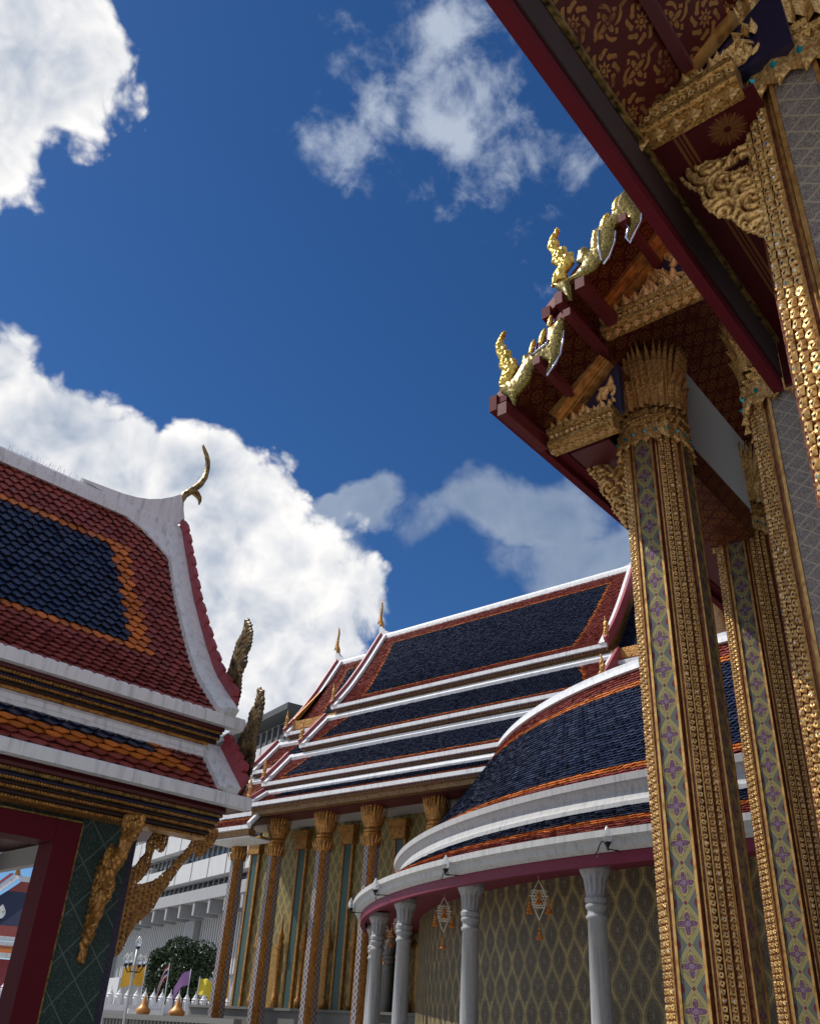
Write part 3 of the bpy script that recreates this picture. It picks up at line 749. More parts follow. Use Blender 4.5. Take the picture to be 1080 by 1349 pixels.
# bargeboards: glass-mosaic serpent bodies with flame finials and fins, in the plane of the gable edge
def traced(px_pts, X): return [(atX(x, y, X)[1], atX(x, y, X)[2]) for x, y in px_pts]
XB = 7.40
b1 = pix([(85, 430), (100, 470), (150, 500), (185, 560), (200, 490), (250, 430), (290, 380), (300, 330), (330, 290), (375, 265), (400, 275), (385, 355), (400, 335), (440, 275), (470, 225), (485, 150), (495, 70), (505, 20), (480, -10), (440, 30), (395, 65), (385, 150), (325, 195), (280, 235), (255, 225), (235, 245), (225, 300), (180, 375), (120, 410)], 640, 420, 4.82)
h1 = pix([(85, 430), (95, 380), (110, 340), (85, 310), (95, 270), (70, 220), (65, 170), (85, 130), (120, 75), (125, 85), (105, 140), (110, 180), (130, 165), (125, 200), (155, 200), (160, 250), (190, 255), (200, 320), (170, 370), (160, 400), (120, 415)], 640, 420, 4.82)
b2 = pix([(295, 490), (320, 512), (340, 520), (360, 565), (385, 560), (382, 520), (375, 470), (430, 460), (490, 420), (515, 385), (525, 395), (545, 360), (570, 300), (575, 250), (575, 235), (600, 205), (625, 200), (630, 240), (620, 280), (640, 297), (655, 265), (685, 210), (690, 170), (670, 140), (640, 100), (620, 70), (600, 90), (565, 140), (560, 180), (530, 190), (500, 240), (475, 250), (468, 340), (440, 320), (412, 340), (405, 390), (430, 400), (400, 440), (360, 465)], 640, 230, 3.375)
h2 = pix([(295, 500), (300, 450), (325, 410), (295, 395), (300, 360), (275, 330), (285, 290), (320, 235), (327, 245), (310, 290), (325, 295), (320, 325), (355, 320), (360, 350), (385, 345), (390, 390), (360, 430), (360, 460), (320, 470)], 640, 230, 3.375)
for poly, nm, mt, th, sd in ((b1, 'bargeboard', 'naga', .10, 1), (b2, 'bargeboard', 'naga', .10, 2), (h1, 'flame_finial', 'gold_bright', .13, 3), (h2, 'flame_finial', 'gold_bright', .13, 4)):
    mb = MB(); relief(mb, traced(poly, XB), (XB, 0, 0), (0, 1, 0), (0, 0, 1), (-1, 0, 0), th, .016, .002 if mt == 'naga' else .012, 34, seed=sd)
    mb.build(nm, mt, RH, smooth=True)
def leaf_poly(b, t, w):
    b, t = np.array(b), np.array(t); d = t - b; n = np.array((-d[1], d[0])) / np.linalg.norm(d) * w
    return [tuple(b - n * .7), tuple(b + d * .35 - n), tuple(b + d * .7 - n * .75), tuple(t), tuple(b + d * .75 + n * .5), tuple(b + d * .4 + n), tuple(b + n * .7)]
for (bx, by), (tx, ty), w, zo in (((281, 225), (310, 130), 14, 1), ((345, 165), (376, 58), 17, 1), ((400, 50), (420, -25), 15, 1), ((480, 335), (492, 240), 17, 2), ((515, 240), (545, 168), 15, 2), ((570, 165), (592, 93), 15, 2)):
    q = pix(leaf_poly((bx, by), (tx, ty), w), 640, 420 if zo == 1 else 230, 4.82 if zo == 1 else 3.375)
    mb = MB(); relief(mb, traced(q, XB - .02), (XB - .02, 0, 0), (0, 1, 0), (0, 0, 1), (-1, 0, 0), .09, .014, .004, 30)
    mb.build('fin', 'gold_bright', RH, smooth=True)
    q2 = pix(leaf_poly((bx + w * 1.1, by + 4), (tx + w * .9, ty + 18), w * .55), 640, 420 if zo == 1 else 230, 4.82 if zo == 1 else 3.375)
    mb = MB(); mb.prism(traced(q2, XB + .03), (XB + .03, 0, 0), (0, 1, 0), (0, 0, 1), (1, 0, 0), .04); mb.build('violet_fin', 'violet', RH)
for line, z in (([(385, 360), (402, 338), (442, 278), (473, 225), (488, 150), (497, 75)], 1), ([(395, 130), (385, 155), (328, 198), (285, 235)], 1), ([(522, 398), (548, 362), (573, 300), (578, 250)], 2), ([(620, 205), (632, 240), (622, 280), (640, 300), (657, 266), (688, 211), (693, 172)], 2), ([(500, 245), (502, 330), (515, 380)], 2)):
    q = pix(line, 640, 420 if z == 1 else 230, 4.82 if z == 1 else 3.375)
    mb = MB(); mb.tube([atX(x, y, XB - .045) for x, y in q], .016, 6); mb.build('mirror_rim', 'mirror_rim', RH, smooth=True)
# gable beams with hanging petals and upright leaves
PEND = petal_mesh('pendant', .17, .17, .03, ('gold',)); UPR = petal_mesh('upright_leaf', .20, .13, .03, ('gold',))
def gilt_beam(X, ya, yb, z0, z1, scale=1.0, n_p=8, n_u=10, depth=.12):
    mb = MB(); h = z1 - z0
    prof = [(0, 0), (-.05, 0), (-.05, .12), (-.09, .16), (-.09, .34), (-.04, .4), (-.04, .66), (-.10, .74), (-.10, .92), (-.03, 1), (depth, 1), (depth, 0)]
    mb.prism([(a, b * h) for a, b in prof], (X, yb, z0), (1, 0, 0), (0, 0, 1), (0, 1, 0), ya - yb)
    bm = mb.build('gable_beam', 'gold_fine', RH)
    b = MB(); bead_band(b, (X - .06, yb, z0 + h * .53), (X - .06, ya, z0 + h * .53), (-1, 0, 0), .07 * scale, .075 * scale, True); b.build('bead_band', GEMM, bm, kind='stuff')
    for i in range(n_p):
        y = yb + (i + .5) / n_p * (ya - yb); s_ = (ya - yb) / n_p / .19
        place('pendant', PEND, bm, frame((X - .02, y, z0 + .02), (0, -s_, 0), (-s_, 0, 0), (0, 0, -s_)))
    for i in range(n_u):
        y = yb + (i + .5) / n_u * (ya - yb); s_ = (ya - yb) / n_u / .15 * (1.15 if i % 2 else .85)
        place('upright_leaf', UPR, bm, frame((X - .02, y, z1 - .01), (0, s_, 0), (-s_, 0, 0), (0, 0, s_)))
    return bm
XG = 8.20   # plane of the gable front
gilt_beam(XG, 4.88, 3.95, 8.19, 8.52, 1.0, 8, 9)
gilt_beam(XG, 4.02, -2.0, 9.70, 10.00, 1.0, 44, 42)
def diag_mould(X, a, b, w=.16):
    """ribbed gilt moulding running up the gable; a,b are (y,z)"""
    a, b = np.array(a), np.array(b); d = (b - a) / np.linalg.norm(b - a); n = np.array((-d[1], d[0]));
    if n[1] < 0: n = -n
    for k in range(4):
        o = a + n * w * k * .26; mb = MB(); P = [o, b + n * w * k * .26, b + n * w * (k * .26 + .2), o + n * w * (.2 + k * .26)]
        mb.prism([tuple(q) for q in P], (X - .03 * k, 0, 0), (0, 1, 0), (0, 0, 1), (1, 0, 0), .14 + .03 * k); mb.build('gable_moulding', 'gold_plain', RH)
diag_mould(XG - .04, (3.86, 10.03), (1.4, 12.05), .20)
diag_mould(XG - .04, (4.66, 8.56), (3.95, 9.22), .13)
mb = MB(); mb.prism([(3.9, 10.0), (-1.0, 10.0), (-1.0, 14.2), (1.4, 12.05)], (XG + .10, 0, 0), (0, 1, 0), (0, 0, 1), (1, 0, 0), .1); mb.build('pediment', 'pediment', RH)
mb = MB(); mb.prism([(4.7, 8.52), (3.9, 8.52), (3.9, 9.25)], (XG + .10, 0, 0), (0, 1, 0), (0, 0, 1), (1, 0, 0), .1); mb.build('pediment', 'pediment', RH)
rs = np.random.RandomState(4)
for i in range(110):
    y = 3.8 - rs.rand() * 2.4; z = 10.06 + rs.rand() * max(.05, (3.75 - y) * .72); s_ = .6 + rs.rand() * .7; a = rs.normal(0, .8)
    place('pediment_leaf', UPR, RH, frame((XG + .09, y, z), (0, s_ * math.cos(a), s_ * math.sin(a)), (-s_, 0, 0), (0, -s_ * math.sin(a), s_ * math.cos(a))))
for i in range(22):
    y = 4.6 - rs.rand() * .65; z = 8.6 + rs.rand() * max(.05, (4.55 - y) * .75); s_ = .45 + rs.rand() * .45; a = rs.normal(0, .8)
    place('pediment_leaf', UPR, RH, frame((XG + .09, y, z), (0, s_ * math.cos(a), s_ * math.sin(a)), (-s_, 0, 0), (0, -s_ * math.sin(a), s_ * math.cos(a))))
# side bay behind the outer columns: architrave, plaster wall above it, soffit and back wall
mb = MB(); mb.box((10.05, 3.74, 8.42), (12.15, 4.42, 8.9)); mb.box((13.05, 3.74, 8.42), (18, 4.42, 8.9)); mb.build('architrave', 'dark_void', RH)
mb = MB()
for x0, x1 in ((10.06, 12.14), (13.06, 18)): mb.quad((x0, 3.736, 8.42), (x1, 3.736, 8.42), (x1, 3.736, 8.9), (x0, 3.736, 8.9), 0, [(x0, 0), (x1, 0), (x1, .48), (x0, .48)])
for x0, x1 in ((10.06, 12.14), (13.06, 18)): mb.quad((x0, 3.75, 8.416), (x1, 3.75, 8.416), (x1, 4.41, 8.416), (x0, 4.41, 8.416), 0, [(x0, 0), (x1, 0), (x1, .66), (x0, .66)])
mb.build('architrave_stencil', 'stencil', RH)
mb = MB(); mb.box((10.05, 3.76, 8.905), (18, 4.0, 11.3)); mb.build('upper_wall', 'plaster', RH)
mb = MB(); mb.box((9.0, 4.46, 8.68), (18, 5.05, 8.72)); mb.build('aisle_soffit', 'soffit_red', RH)
mb = MB(); mb.box((9.2, -7, 11.35), (18, 3.7, 11.5)); mb.build('hall_ceiling', 'red_dark', RH)
mb = MB(); mb.box((16.0, -7, .9), (16.3, 3.6, 11.34)); mb.build('hall_back_wall', 'red_dark', RH)
mb = MB(); mb.box((15.7, 3.3, .9), (15.98, 3.62, 11.3)); mb.build('door_pilaster', 'gold_fine', RH)
# carved serpent brackets
br1 = pix([(515, 860), (560, 850), (600, 870), (605, 820), (640, 800), (680, 850), (710, 930), (760, 930), (830, 960), (850, 900), (880, 900), (890, 1060), (890, 1330), (865, 1280), (820, 1220), (790, 1150), (740, 1110), (720, 1040), (680, 1000), (640, 950), (620, 900), (585, 940), (570, 900)], 640, 420, 4.82)
mb = MB(); relief(mb, jag(traced(br1, 9.5), .03), (9.5, 0, 0), (0, 1, 0), (0, 0, 1), (-1, 0, 0), .13, .012, .016, 26, seed=5, openw=-.72); mb.build('eave_bracket', 'gold', RH, smooth=True)
br4 = pix([(150, 130), (200, 100), (270, 65), (290, 100), (285, 150), (330, 20), (400, 8), (410, 70), (450, 110), (520, 130), (600, 105), (640, 60), (720, 30), (750, 40), (720, 75), (650, 100), (620, 130), (560, 165), (600, 190), (700, 150), (790, 180), (830, 330), (865, 525), (810, 505), (740, 475), (660, 445), (620, 395), (540, 385), (480, 325), (470, 275), (400, 245), (350, 195), (320, 190), (275, 195), (240, 175)], 800, 180, 3.747)
mb = MB(); relief(mb, jag(traced(br4, 5.5), .025), (5.5, 0, 0), (0, 1, 0), (0, 0, 1), (-1, 0, 0), .12, .008, .016, 32, seed=6, openw=-.70); mb.build('eave_bracket', 'gold', RH, smooth=True)
# front porch roof over the nearest column
PF = 2.06
mb = MB(); mb.box((.2, PF - .11, 7.81), (8.16, PF, 8.40)); mb.build('porch_fascia', 'red_wood', RH)
mb = MB(); mb.box((.2, 1.925, 7.95), (8.12, 1.945, 8.44)); mb.build('fascia_shade', 'dark_void', RH)  # near-black strip: shade on the fascia's inner face put into its colour
mb = MB(); mb.box((.2, 1.88, 8.40), (8.10, 1.92, 8.47)); mb.build('soffit_bead', 'gold_dark', RH)
slab('porch_roof_tier', ((2.08, 8.45), (1.0, 9.42)), .2, 4.94, 'red_tile', RH, 'stencil_big')
slab('porch_roof_tier', ((2.08, 8.50), (1.0, 9.47)), 4.95, 8.14, 'red_tile', RH, 'red_dark')
slab('porch_roof_tier', ((1.36, 9.55), (-3.4, 13.6)), .2, 8.10, 'red_tile', RH, 'stencil_big')
mb = MB(); mb.box((5.0, .95, 8.475), (8.1, 1.90, 8.5)); mb.build('soffit_board', 'red_dark', RH)
mb = MB(); mb.quad((5.0, 1.90, 8.47), (8.1, 1.90, 8.47), (8.1, .95, 8.47), (5.0, .95, 8.47), 0, [(5.0, 0), (8.1, 0), (8.1, .95), (5.0, .95)]); mb.build('porch_soffit', 'rosette', RH)
mb = MB(); mb.box((8.115, -3, 7.83), (8.159, 1.92, 9.2)); mb.build('porch_end_board', 'red_dark', RH)
gilt_beam(4.95, 2.0, 1.04, 8.46, 8.80, 1.1, 6, 8)
gilt_beam(4.95, .2, -2.0, 8.46, 8.80, 1.1, 12, 14)
diag_mould(4.9, (1.66, 8.86), (.95, 9.40), .16)
mb = MB(); mb.prism([(1.7, 8.8), (.6, 8.8), (.6, 9.7)], (5.06, 0, 0), (0, 1, 0), (0, 0, 1), (1, 0, 0), .1); mb.build('pediment', 'pediment', RH)
for i in range(64):
    y = 1.62 - rs.rand() * .75; z = 8.86 + rs.rand() * max(.06, (1.6 - y) * .55); s_ = .5 + rs.rand() * .5; a = rs.normal(0, .8)
    place('pediment_leaf', UPR, RH, frame((5.04, y, z), (0, s_ * math.cos(a), s_ * math.sin(a)), (-s_, 0, 0), (0, -s_ * math.sin(a), s_ * math.cos(a))))
mb = MB(); mb.box((.2, 1.36, 8.96), (4.9, 1.46, 9.06)); mb.build('purlin', 'red_dark', RH)
# ------------------------------------------------------------------ open gate pavilion on the left
l0, n0 = 4.4, 15.85
PV = thing('gate_pavilion', 'open pavilion with red, orange and navy tiled roof and teal mosaic pillars', 'pavilion', tuple(LV * l0 + NV * n0), LB, off=(l0, n0, 0))
LA, LE = .6, 8.25
def P_ln(u, r, z): return np.stack([u, 15.85 - r, z], 1)
T1 = Prof([(0.15, 10.62), (1.2, 8.72), (1.95, 7.6), (2.5, 6.85), (3.42, 6.03)])
T2 = Prof([(15.85 - 12.68, 5.38), (15.85 - 12.02, 4.72)])
mb = MB(); mb.box((.3, 12.5, .004), (8.0, 19.2, .45)); mb.build('plinth', 'plinth', PV)
def deck(prof, ua, ub, fn, th=.12):
    mb = MB(); q = np.linspace(0, prof.L, 14); r, z = prof.at(q, -.02); r2, z2 = prof.at(q, -.02 - th)
    ring = list(zip(r, z)) + list(zip(r2[::-1], z2[::-1]))
    A = [fn(np.array([ua]), np.array([a]), np.array([b]))[0] for a, b in ring]; B = [fn(np.array([ub]), np.array([a]), np.array([b]))[0] for a, b in ring]
    n = len(ring); m = len(q)
    F = [(i, (i + 1) % n, n + (i + 1) % n, n + i) for i in range(n)]
    F += [(i, i + 1, n - 2 - i, n - 1 - i) for i in range(m - 1)] + [(n + i + 1, n + i, 2 * n - 1 - i, 2 * n - 2 - i) for i in range(m - 1)]
    mb.add(A + B, F); return mb
r1 = deck(T1, LA, 8.0, P_ln).build('upper_roof', 'under_tile', PV)
r2 = deck(T2, LA, 8.0, P_ln).build('lower_roof', 'under_tile', PV)
back = lambda u, r, z: np.stack([u, 15.85 + r, z], 1)
rb = deck(T1, LA, 8.0, back).build('upper_roof', 'red_tile', PV); deck(T2, LA, 8.0, back).build('lower_roof', 'red_tile', PV)
OB = .30
def zone1(u, s):
    if u > 7.74: return None
    dr = 6.42 + (s - 1.3) * .045 - u; ds = min(s - 1.25, 4.05 - s)
    if dr > 0 and ds > 0: return 2
    if dr > -.36 and ds > -.20: return 1
    return 0
def zone2(u, s):
    if u > 7.74: return None
    dr = 6.55 + s * .7 - u
    if s < .40 and dr > 0: return 2
    if s < .66 and dr > -.36: return 1
    return 0
TW, THh = .195, .178
def tiles(roof, prof, zone, w, h, u0, u1, nparts, pref, s0=.02):
    T, F, U, Sx, Z = tile_field(u0, u1, prof, P_ln, w, h, zone, s0)
    order = np.argsort(pref(U, Sx)); keep = set(order[:nparts].tolist())
    rest = np.array([i for i in range(len(U)) if i not in keep])
    mats = ['red_tile', 'orange_tile', 'blue_tile']
    mbs = {}
    for z in range(3):
        m_ = MB(); m_.add(T, F); mbs[z] = m_.mesh('tile', [mats[z]])
    rs = np.random.RandomState(5)
    for i in keep:
        u, s_ = U[i], Sx[i]; r, zz = prof.at(s_); ra, za = prof.at(s_ + .05); d = np.array((0, -(ra - r), za - zz)); d /= np.linalg.norm(d)
        ex = np.array((1.0, 0, 0)); nn_ = np.cross(ex, d); nn_ = nn_ if nn_[2] > 0 else -nn_
        a = rs.normal(0, .03); ex2 = ex * math.cos(a) + nn_ * math.sin(a); n2 = -ex * math.sin(a) + nn_ * math.cos(a)
        place('tile', mbs[int(Z[i])], roof, frame((u + rs.normal(0, .003), 15.85 - float(r), float(zz) + rs.normal(0, .002)), ex2, d, n2))
    if len(rest):
        tiles_mesh(T, F, U[rest], Sx[rest], Z[rest], prof, P_ln, 0).build('tile_field', mats, roof, kind='stuff')
tiles(r2, T2, zone2, .265, .155, LA + .1, 7.74, 190, lambda u, s: np.where(u > 3.9, 0, 10) - s * .1, .02)
tiles(r1, T1, zone1, TW, THh, LA + .1, 7.74, 300, lambda u, s: np.where(u > 3.6, 0, 100) - s, .02)
# white mouldings
def lbar(poly, a, b, name, mat, parent=PV):
    """poly in (n, z), extruded along l"""
    mb = MB(); mb.prism(poly, (a, 0, 0), (0, 1, 0), (0, 0, 1), (1, 0, 0), b - a); return mb.build(name, mat, parent)
lbar([(11.93, 4.54), (12.10, 4.54), (12.10, 4.73), (11.96, 4.73), (11.93, 4.70)], LA - .1, 8.30, 'eave_band', 'white')
lbar([(12.60, 5.32), (12.60, 5.40), (12.64, 5.43), (12.64, 5.50), (12.70, 5.56), (12.86, 5.56), (12.86, 5.30)], LA, 7.76, 'flashing_band', 'white')
lbar([(12.38, 5.86), (12.56, 5.86), (12.56, 6.07), (12.41, 6.07), (12.38, 6.03)], LA - .1, 8.26, 'eave_band', 'white')
lbar([(15.58, 10.56), (15.58, 10.70), (15.64, 10.74), (15.64, 10.86), (15.70, 10.93), (15.99, 10.93), (16.05, 10.86), (16.05, 10.56)], LA, 8.03, 'ridge_band', 'white')
def rake(prof, a, b, lift, th, s0, s1, name, mat, parent=PV, fn=P_ln, n=26):
    """moulding that follows the slope at the gable edge"""
    q = np.linspace(s0, s1, n); r, z = prof.at(q, lift); r2, z2 = prof.at(q, lift + th); V = []
    for i in range(n):
        for (uu, rr, zz) in ((a, r[i], z[i]), (a, r2[i] - 0, z2[i]), (b, r2[i], z2[i]), (b, r[i], z[i])): V.append(fn(np.array([uu]), np.array([rr]), np.array([zz]))[0])
    F = [(i * 4 + j, i * 4 + (j + 1) % 4, i * 4 + 4 + (j + 1) % 4, i * 4 + 4 + j) for i in range(n - 1) for j in range(4)] + [(0, 1, 2, 3), ((n - 1) * 4 + 3, (n - 1) * 4 + 2, (n - 1) * 4 + 1, (n - 1) * 4)]
    mb = MB(); mb.add(V, F); return mb.build(name, mat, parent)
rake(T1, 7.68, 7.80, .02, .10, -.05, T1.L - .02, 'rake_band', 'white'); rake(T1, 7.80, 8.03, .02, .17, -.12, T1.L + .04, 'rake_band', 'white')
rake(T2, 7.68, 7.80, .02, .08, -.05, T2.L, 'rake_band', 'white'); rake(T2, 7.80, 8.03, .02, .14, -.15, T2.L + .02, 'rake_band', 'white')
q = [(6.62, .0), (7.70, .0), (7.70, .93), (7.45, .62), (7.1, .28)]
mb = MB(); V = []
for hh in (.03, .075):
    for u, s_ in q:
        r, z = T1.at(s_, hh); V.append((u, 15.85 - float(r), float(z)))
mb.add(V, [(4, 3, 2, 1, 0), (5, 6, 7, 8, 9)] + [(i, (i + 1) % 5, 5 + (i + 1) % 5, 5 + i) for i in range(5)]); mb.build('valley_plate', 'white', PV)
# red bargeboard with overlapping scales, seen from behind
bb = rake(T1, 8.035, 8.12, -.05, .30, -.30, T1.L - .25, 'bargeboard', 'red_barge')
for i in range(15):
    s_ = -.30 + (i + .5) * (T1.L - .1) / 15; P = []
    for ds, hh in ((-.26, .20), (.20, .20), (.27, .27), (.20, .37), (-.02, .36), (-.24, .29)):
        r, z = T1.at(s_ + ds, hh); P.append((15.85 - float(r), float(z)))
    mb = MB(); mb.prism(P, (8.02 + .012 * (i % 2), 0, 0), (0, 1, 0), (0, 0, 1), (1, 0, 0), .09); mb.build('scale', 'red_barge', bb)
bb2 = rake(T2, 8.035, 8.12, -.30, .62, -.15, T2.L - .05, 'bargeboard', 'red_barge')
for i in range(4):
    s_ = -.1 + i * .24; P = []
    for ds, hh in ((-.12, .30), (.10, .30), (.14, .37), (.08, .44), (-.06, .42)):
        r, z = T2.at(s_ + ds, hh); P.append((15.85 - float(r), float(z)))
    mb = MB(); mb.prism(P, (8.02, 0, 0), (0, 1, 0), (0, 0, 1), (1, 0, 0), .09); mb.build('scale', 'red_barge', bb2)
# upswept ridge end and horn finial
sw = pix([(330, 232), (430, 270), (500, 296), (560, 312), (610, 319), (660, 318), (705, 310), (745, 298), (757, 398), (722, 432), (690, 440), (500, 345)], 0, 560, 3.176)
mb = MB(); Q = [tuple(atN(x, y, 15.85)[[0, 2]]) for x, y in sw]
mb.prism([(a, b) for a, b in Q], (0, 15.70, 0), (1, 0, 0), (0, 0, 1), (0, 1, 0), .30); mb.build('ridge_upsweep', 'white', PV)
ch = [atN(x, y, 15.85) for x, y in pix([(757, 410), (752, 360), (752, 322), (772, 292), (805, 272), (835, 250), (855, 222), (867, 185), (870, 155), (864, 125), (854, 100), (848, 82)], 0, 560, 3.176)]
mb = MB(); mb.tube(ch, [(.08, .08), (.085, .085), (.085, .10), (.08, .11), (.08, .12), (.075, .12), (.065, .10), (.055, .08), (.05, .07), (.045, .06), (.035, .05), (.022, .03)], 10, 0, (0, 1, 0))
hn = mb.build('horn_finial', 'gold_dark', PV, smooth=True)
mb = MB(); bk = [atN(x, y, 15.85) for x, y in pix([(800, 272), (822, 288), (834, 305), (836, 320), (832, 334)], 0, 560, 3.176)]; mb.tube(bk, [(.06, .11), (.06, .10), (.05, .07), (.035, .045), (.012, .012)], 8, 0, (0, 1, 0)); mb.build('beak', 'gold_dark', hn, smooth=True)
f1 = pix([(205, 990), (195, 960), (200, 900), (190, 880), (215, 830), (222, 800), (232, 770), (240, 740), (255, 718), (262, 700), (268, 665), (275, 662), (286, 680), (292, 710), (285, 760), (272, 785), (272, 815), (255, 850), (250, 920), (240, 960), (235, 985), (220, 1000)], 220, 560, 2.594)
f2 = pix([(235, 1280), (235, 1180), (240, 1080), (260, 1050), (275, 1030), (285, 980), (300, 960), (310, 920), (312, 900), (322, 905), (330, 925), (330, 960), (320, 1010), (305, 1050), (300, 1120), (290, 1180), (270, 1230), (250, 1290)], 220, 560, 2.594)
sp1 = pix([(218, 985), (222, 900), (232, 830), (250, 770), (272, 720), (276, 680)], 220, 560, 2.594); sp2 = pix([(245, 1270), (262, 1160), (275, 1080), (298, 1010), (316, 950), (320, 915)], 220, 560, 2.594)
for f_, spn, sd in ((f1, sp1, 8), (f2, sp2, 9)):
    Q = [tuple(atL(x, y, 8.2)[1:]) for x, y in f_]; SP = np.array([atL(x, y, 8.2)[1:] for x, y in spn])
    mb = MB(); relief(mb, jag(Q, .03, 3, sd), (8.2, 0, 0), (0, 1, 0), (0, 0, 1), (1, 0, 0), .07, .016, .003, 40, seed=sd)
    for k in range(9):
        f = k / 9 * (len(SP) - 1.35); i = int(f); p_ = SP[i] + (SP[i + 1] - SP[i]) * (f - i); d_ = SP[i + 1] - SP[i]; d_ /= np.linalg.norm(d_); sz = .42 - .026 * k
        for sg in (-1, 1):
            a_ = sg * .42; t_ = np.array((d_[0] * math.cos(a_) - d_[1] * math.sin(a_), d_[0] * math.sin(a_) + d_[1] * math.cos(a_)))
            relief(mb, leaf_poly(p_, p_ + t_ * sz, sz * .17), (8.2, 0, 0), (0, 1, 0), (0, 0, 1), (1, 0, 0), .13 + .02 * (k % 2), .016, .002, 40, seed=k)
    mb.build('flame_finial', 'gold_black', PV, smooth=True)
mb = MB(); rs = np.random.RandomState(1)
for i in range(70):
    l = 4.2 + i * .048; mb.tube([(l, 15.85, 10.93), (l + rs.normal(0, .03), 15.85 + rs.normal(0, .06), 11.10 + rs.rand() * .04)], .003, 3)
mb.build('bird_spikes', 'steel', PV, kind='stuff')
# gilt cornices under both eaves
def cornice(nz, a, b, bead_at, dent=.055):
    c = lbar(nz, a, b, 'cornice', 'gold_dark')
    for (n_, z_, sz) in bead_at:
        m_ = MB(); bead_band(m_, (a, n_, z_), (b, n_, z_), (0, -1, -.2), sz, sz * 1.0, False); m_.build('bead_band', GEMM, c, kind='stuff')
    return c
def rails(rows, a, b):
    """stacked cornice rails (n front, z0, z1, material), stepping back under the eave"""
    for n_, z0_, z1_, mt in rows: lbar([(n_, z0_), (n_ - .015, (z0_ + z1_) / 2), (n_, z1_), (13.0, z1_), (13.0, z0_)], a, b, 'cornice_rail', mt)
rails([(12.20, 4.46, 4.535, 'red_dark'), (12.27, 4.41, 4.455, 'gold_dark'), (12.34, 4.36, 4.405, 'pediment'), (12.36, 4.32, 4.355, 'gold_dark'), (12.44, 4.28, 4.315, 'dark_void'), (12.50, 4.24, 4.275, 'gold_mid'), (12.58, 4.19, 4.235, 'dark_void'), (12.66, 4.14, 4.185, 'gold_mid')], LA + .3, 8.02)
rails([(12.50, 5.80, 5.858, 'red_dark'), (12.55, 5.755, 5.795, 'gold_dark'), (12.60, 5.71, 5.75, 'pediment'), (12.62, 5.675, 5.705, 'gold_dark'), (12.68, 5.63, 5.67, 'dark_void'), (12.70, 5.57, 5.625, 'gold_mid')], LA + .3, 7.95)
for n_, z_, sz, b_ in ((12.27, 4.435, .05, 8.0), (12.35, 4.338, .045, 8.0), (12.49, 4.258, .045, 8.0), (12.65, 4.16, .05, 8.0), (12.55, 5.775, .055, 7.93), (12.61, 5.69, .045, 7.93), (12.70, 5.60, .05, 7.93)):
    m_ = MB(); bead_band(m_, (LA + .3, n_, z_), (b_, n_, z_), (0, -1, -.2), sz, sz, False); m_.build('bead_band', ['gold_mid'], PV, kind='stuff')
lbar([(12.12, 4.54), (12.98, 4.54), (12.98, 4.60), (12.12, 4.60)], LA, 8.2, 'eave_soffit', 'red_dark')
mb = MB(); mb.box((7.0, 12.99, 4.3), (8.1, 18.6, 4.4)); mb.build('gable_soffit', 'red_dark', PV)
mb = MB(); mb.prism([(12.9, 4.62), (18.8, 4.62), (18.8, 5.5), (15.85, 10.3), (12.9, 5.5)], (7.3, 0, 0), (0, 1, 0), (0, 0, 1), (1, 0, 0), .15); mb.build('gable_wall', 'gold_dark', PV)
# walls, frame and pillars
def panelbox(lo, hi, name, mat, uw, parent=PV):
    """box with metric uv on its front (n = lo) and end faces"""
    mb = MB(); (a, n_, z), (b, m_, y) = lo, hi; c = (a + b) / 2
    mb.quad((a, n_, z), (b, n_, z), (b, n_, y), (a, n_, y), 0, [((a - c) / uw, z / uw), ((b - c) / uw, z / uw), ((b - c) / uw, y / uw), ((a - c) / uw, y / uw)])
    for l_, s_ in ((a, -1), (b, 1)): mb.quad((l_, n_, z), (l_, m_, z), (l_, m_, y), (l_, n_, y), 0, [(0, z / uw), ((m_ - n_) / uw, z / uw), ((m_ - n_) / uw, y / uw), (0, y / uw)])
    mb.quad((a, m_, z), (a, m_, y), (b, m_, y), (b, m_, z)); mb.quad((a, n_, y), (b, n_, y), (b, m_, y), (a, m_, y)); mb.quad((a, n_, z), (a, m_, z), (b, m_, z), (b, n_, z))
    return mb.build(name, mat, parent)
panelbox((6.12, 13.0, .45), (6.94, 13.8, 4.14), 'pillar', 'pil_teal', .82); panelbox((6.945, 13.04, .45), (7.07, 13.76, 4.3), 'pillar_edge', 'pil_purple', .4)
panelbox((1.7, 13.0, .45), (3.78, 13.8, 4.14), 'shade_pier', 'pil_teal', .82); panelbox((6.12, 17.9, .45), (6.94, 18.7, 4.3), 'pillar', 'pil_teal', .82); panelbox((1.7, 17.9, .45), (2.55, 18.7, 4.3), 'pillar', 'pil_teal', .82)  # first pier is out of view, widened to keep daylight out of the interior
panelbox((1.6, 13.01, 4.06), (6.99, 13.75, 4.52), 'frieze', 'pil_frieze', .9)
def tube_lnz(pts, r, name, mat): m_ = MB(); m_.tube(pts, r, 6); return m_.build(name, mat, PV)
mb = MB(); mb.box((5.74, 12.95, .45), (6.11, 13.42, 4.05)); mb.build('door_jamb', 'red_wood', PV)
mb = MB(); mb.box((3.79, 12.95, .45), (4.16, 13.42, 4.05)); mb.build('door_jamb', 'red_wood', PV)
mb = MB(); mb.box((4.165, 12.95, 3.74), (5.735, 13.42, 4.05)); mb.build('door_lintel', 'red_wood', PV)
for a, b in (((6.105, 12.945, .45), (6.13, 12.99, 4.07)), ((3.75, 12.945, 4.055), (6.104, 12.99, 4.08))):
    mb = MB(); mb.box(a, b); mb.build('frame_bead', 'gold_dark', PV)
mb = MB(); mb.box((2.6, 13.6, 3.98), (6.9, 13.75, 4.04)); mb.build('ceiling_trim', 'plaster', PV)
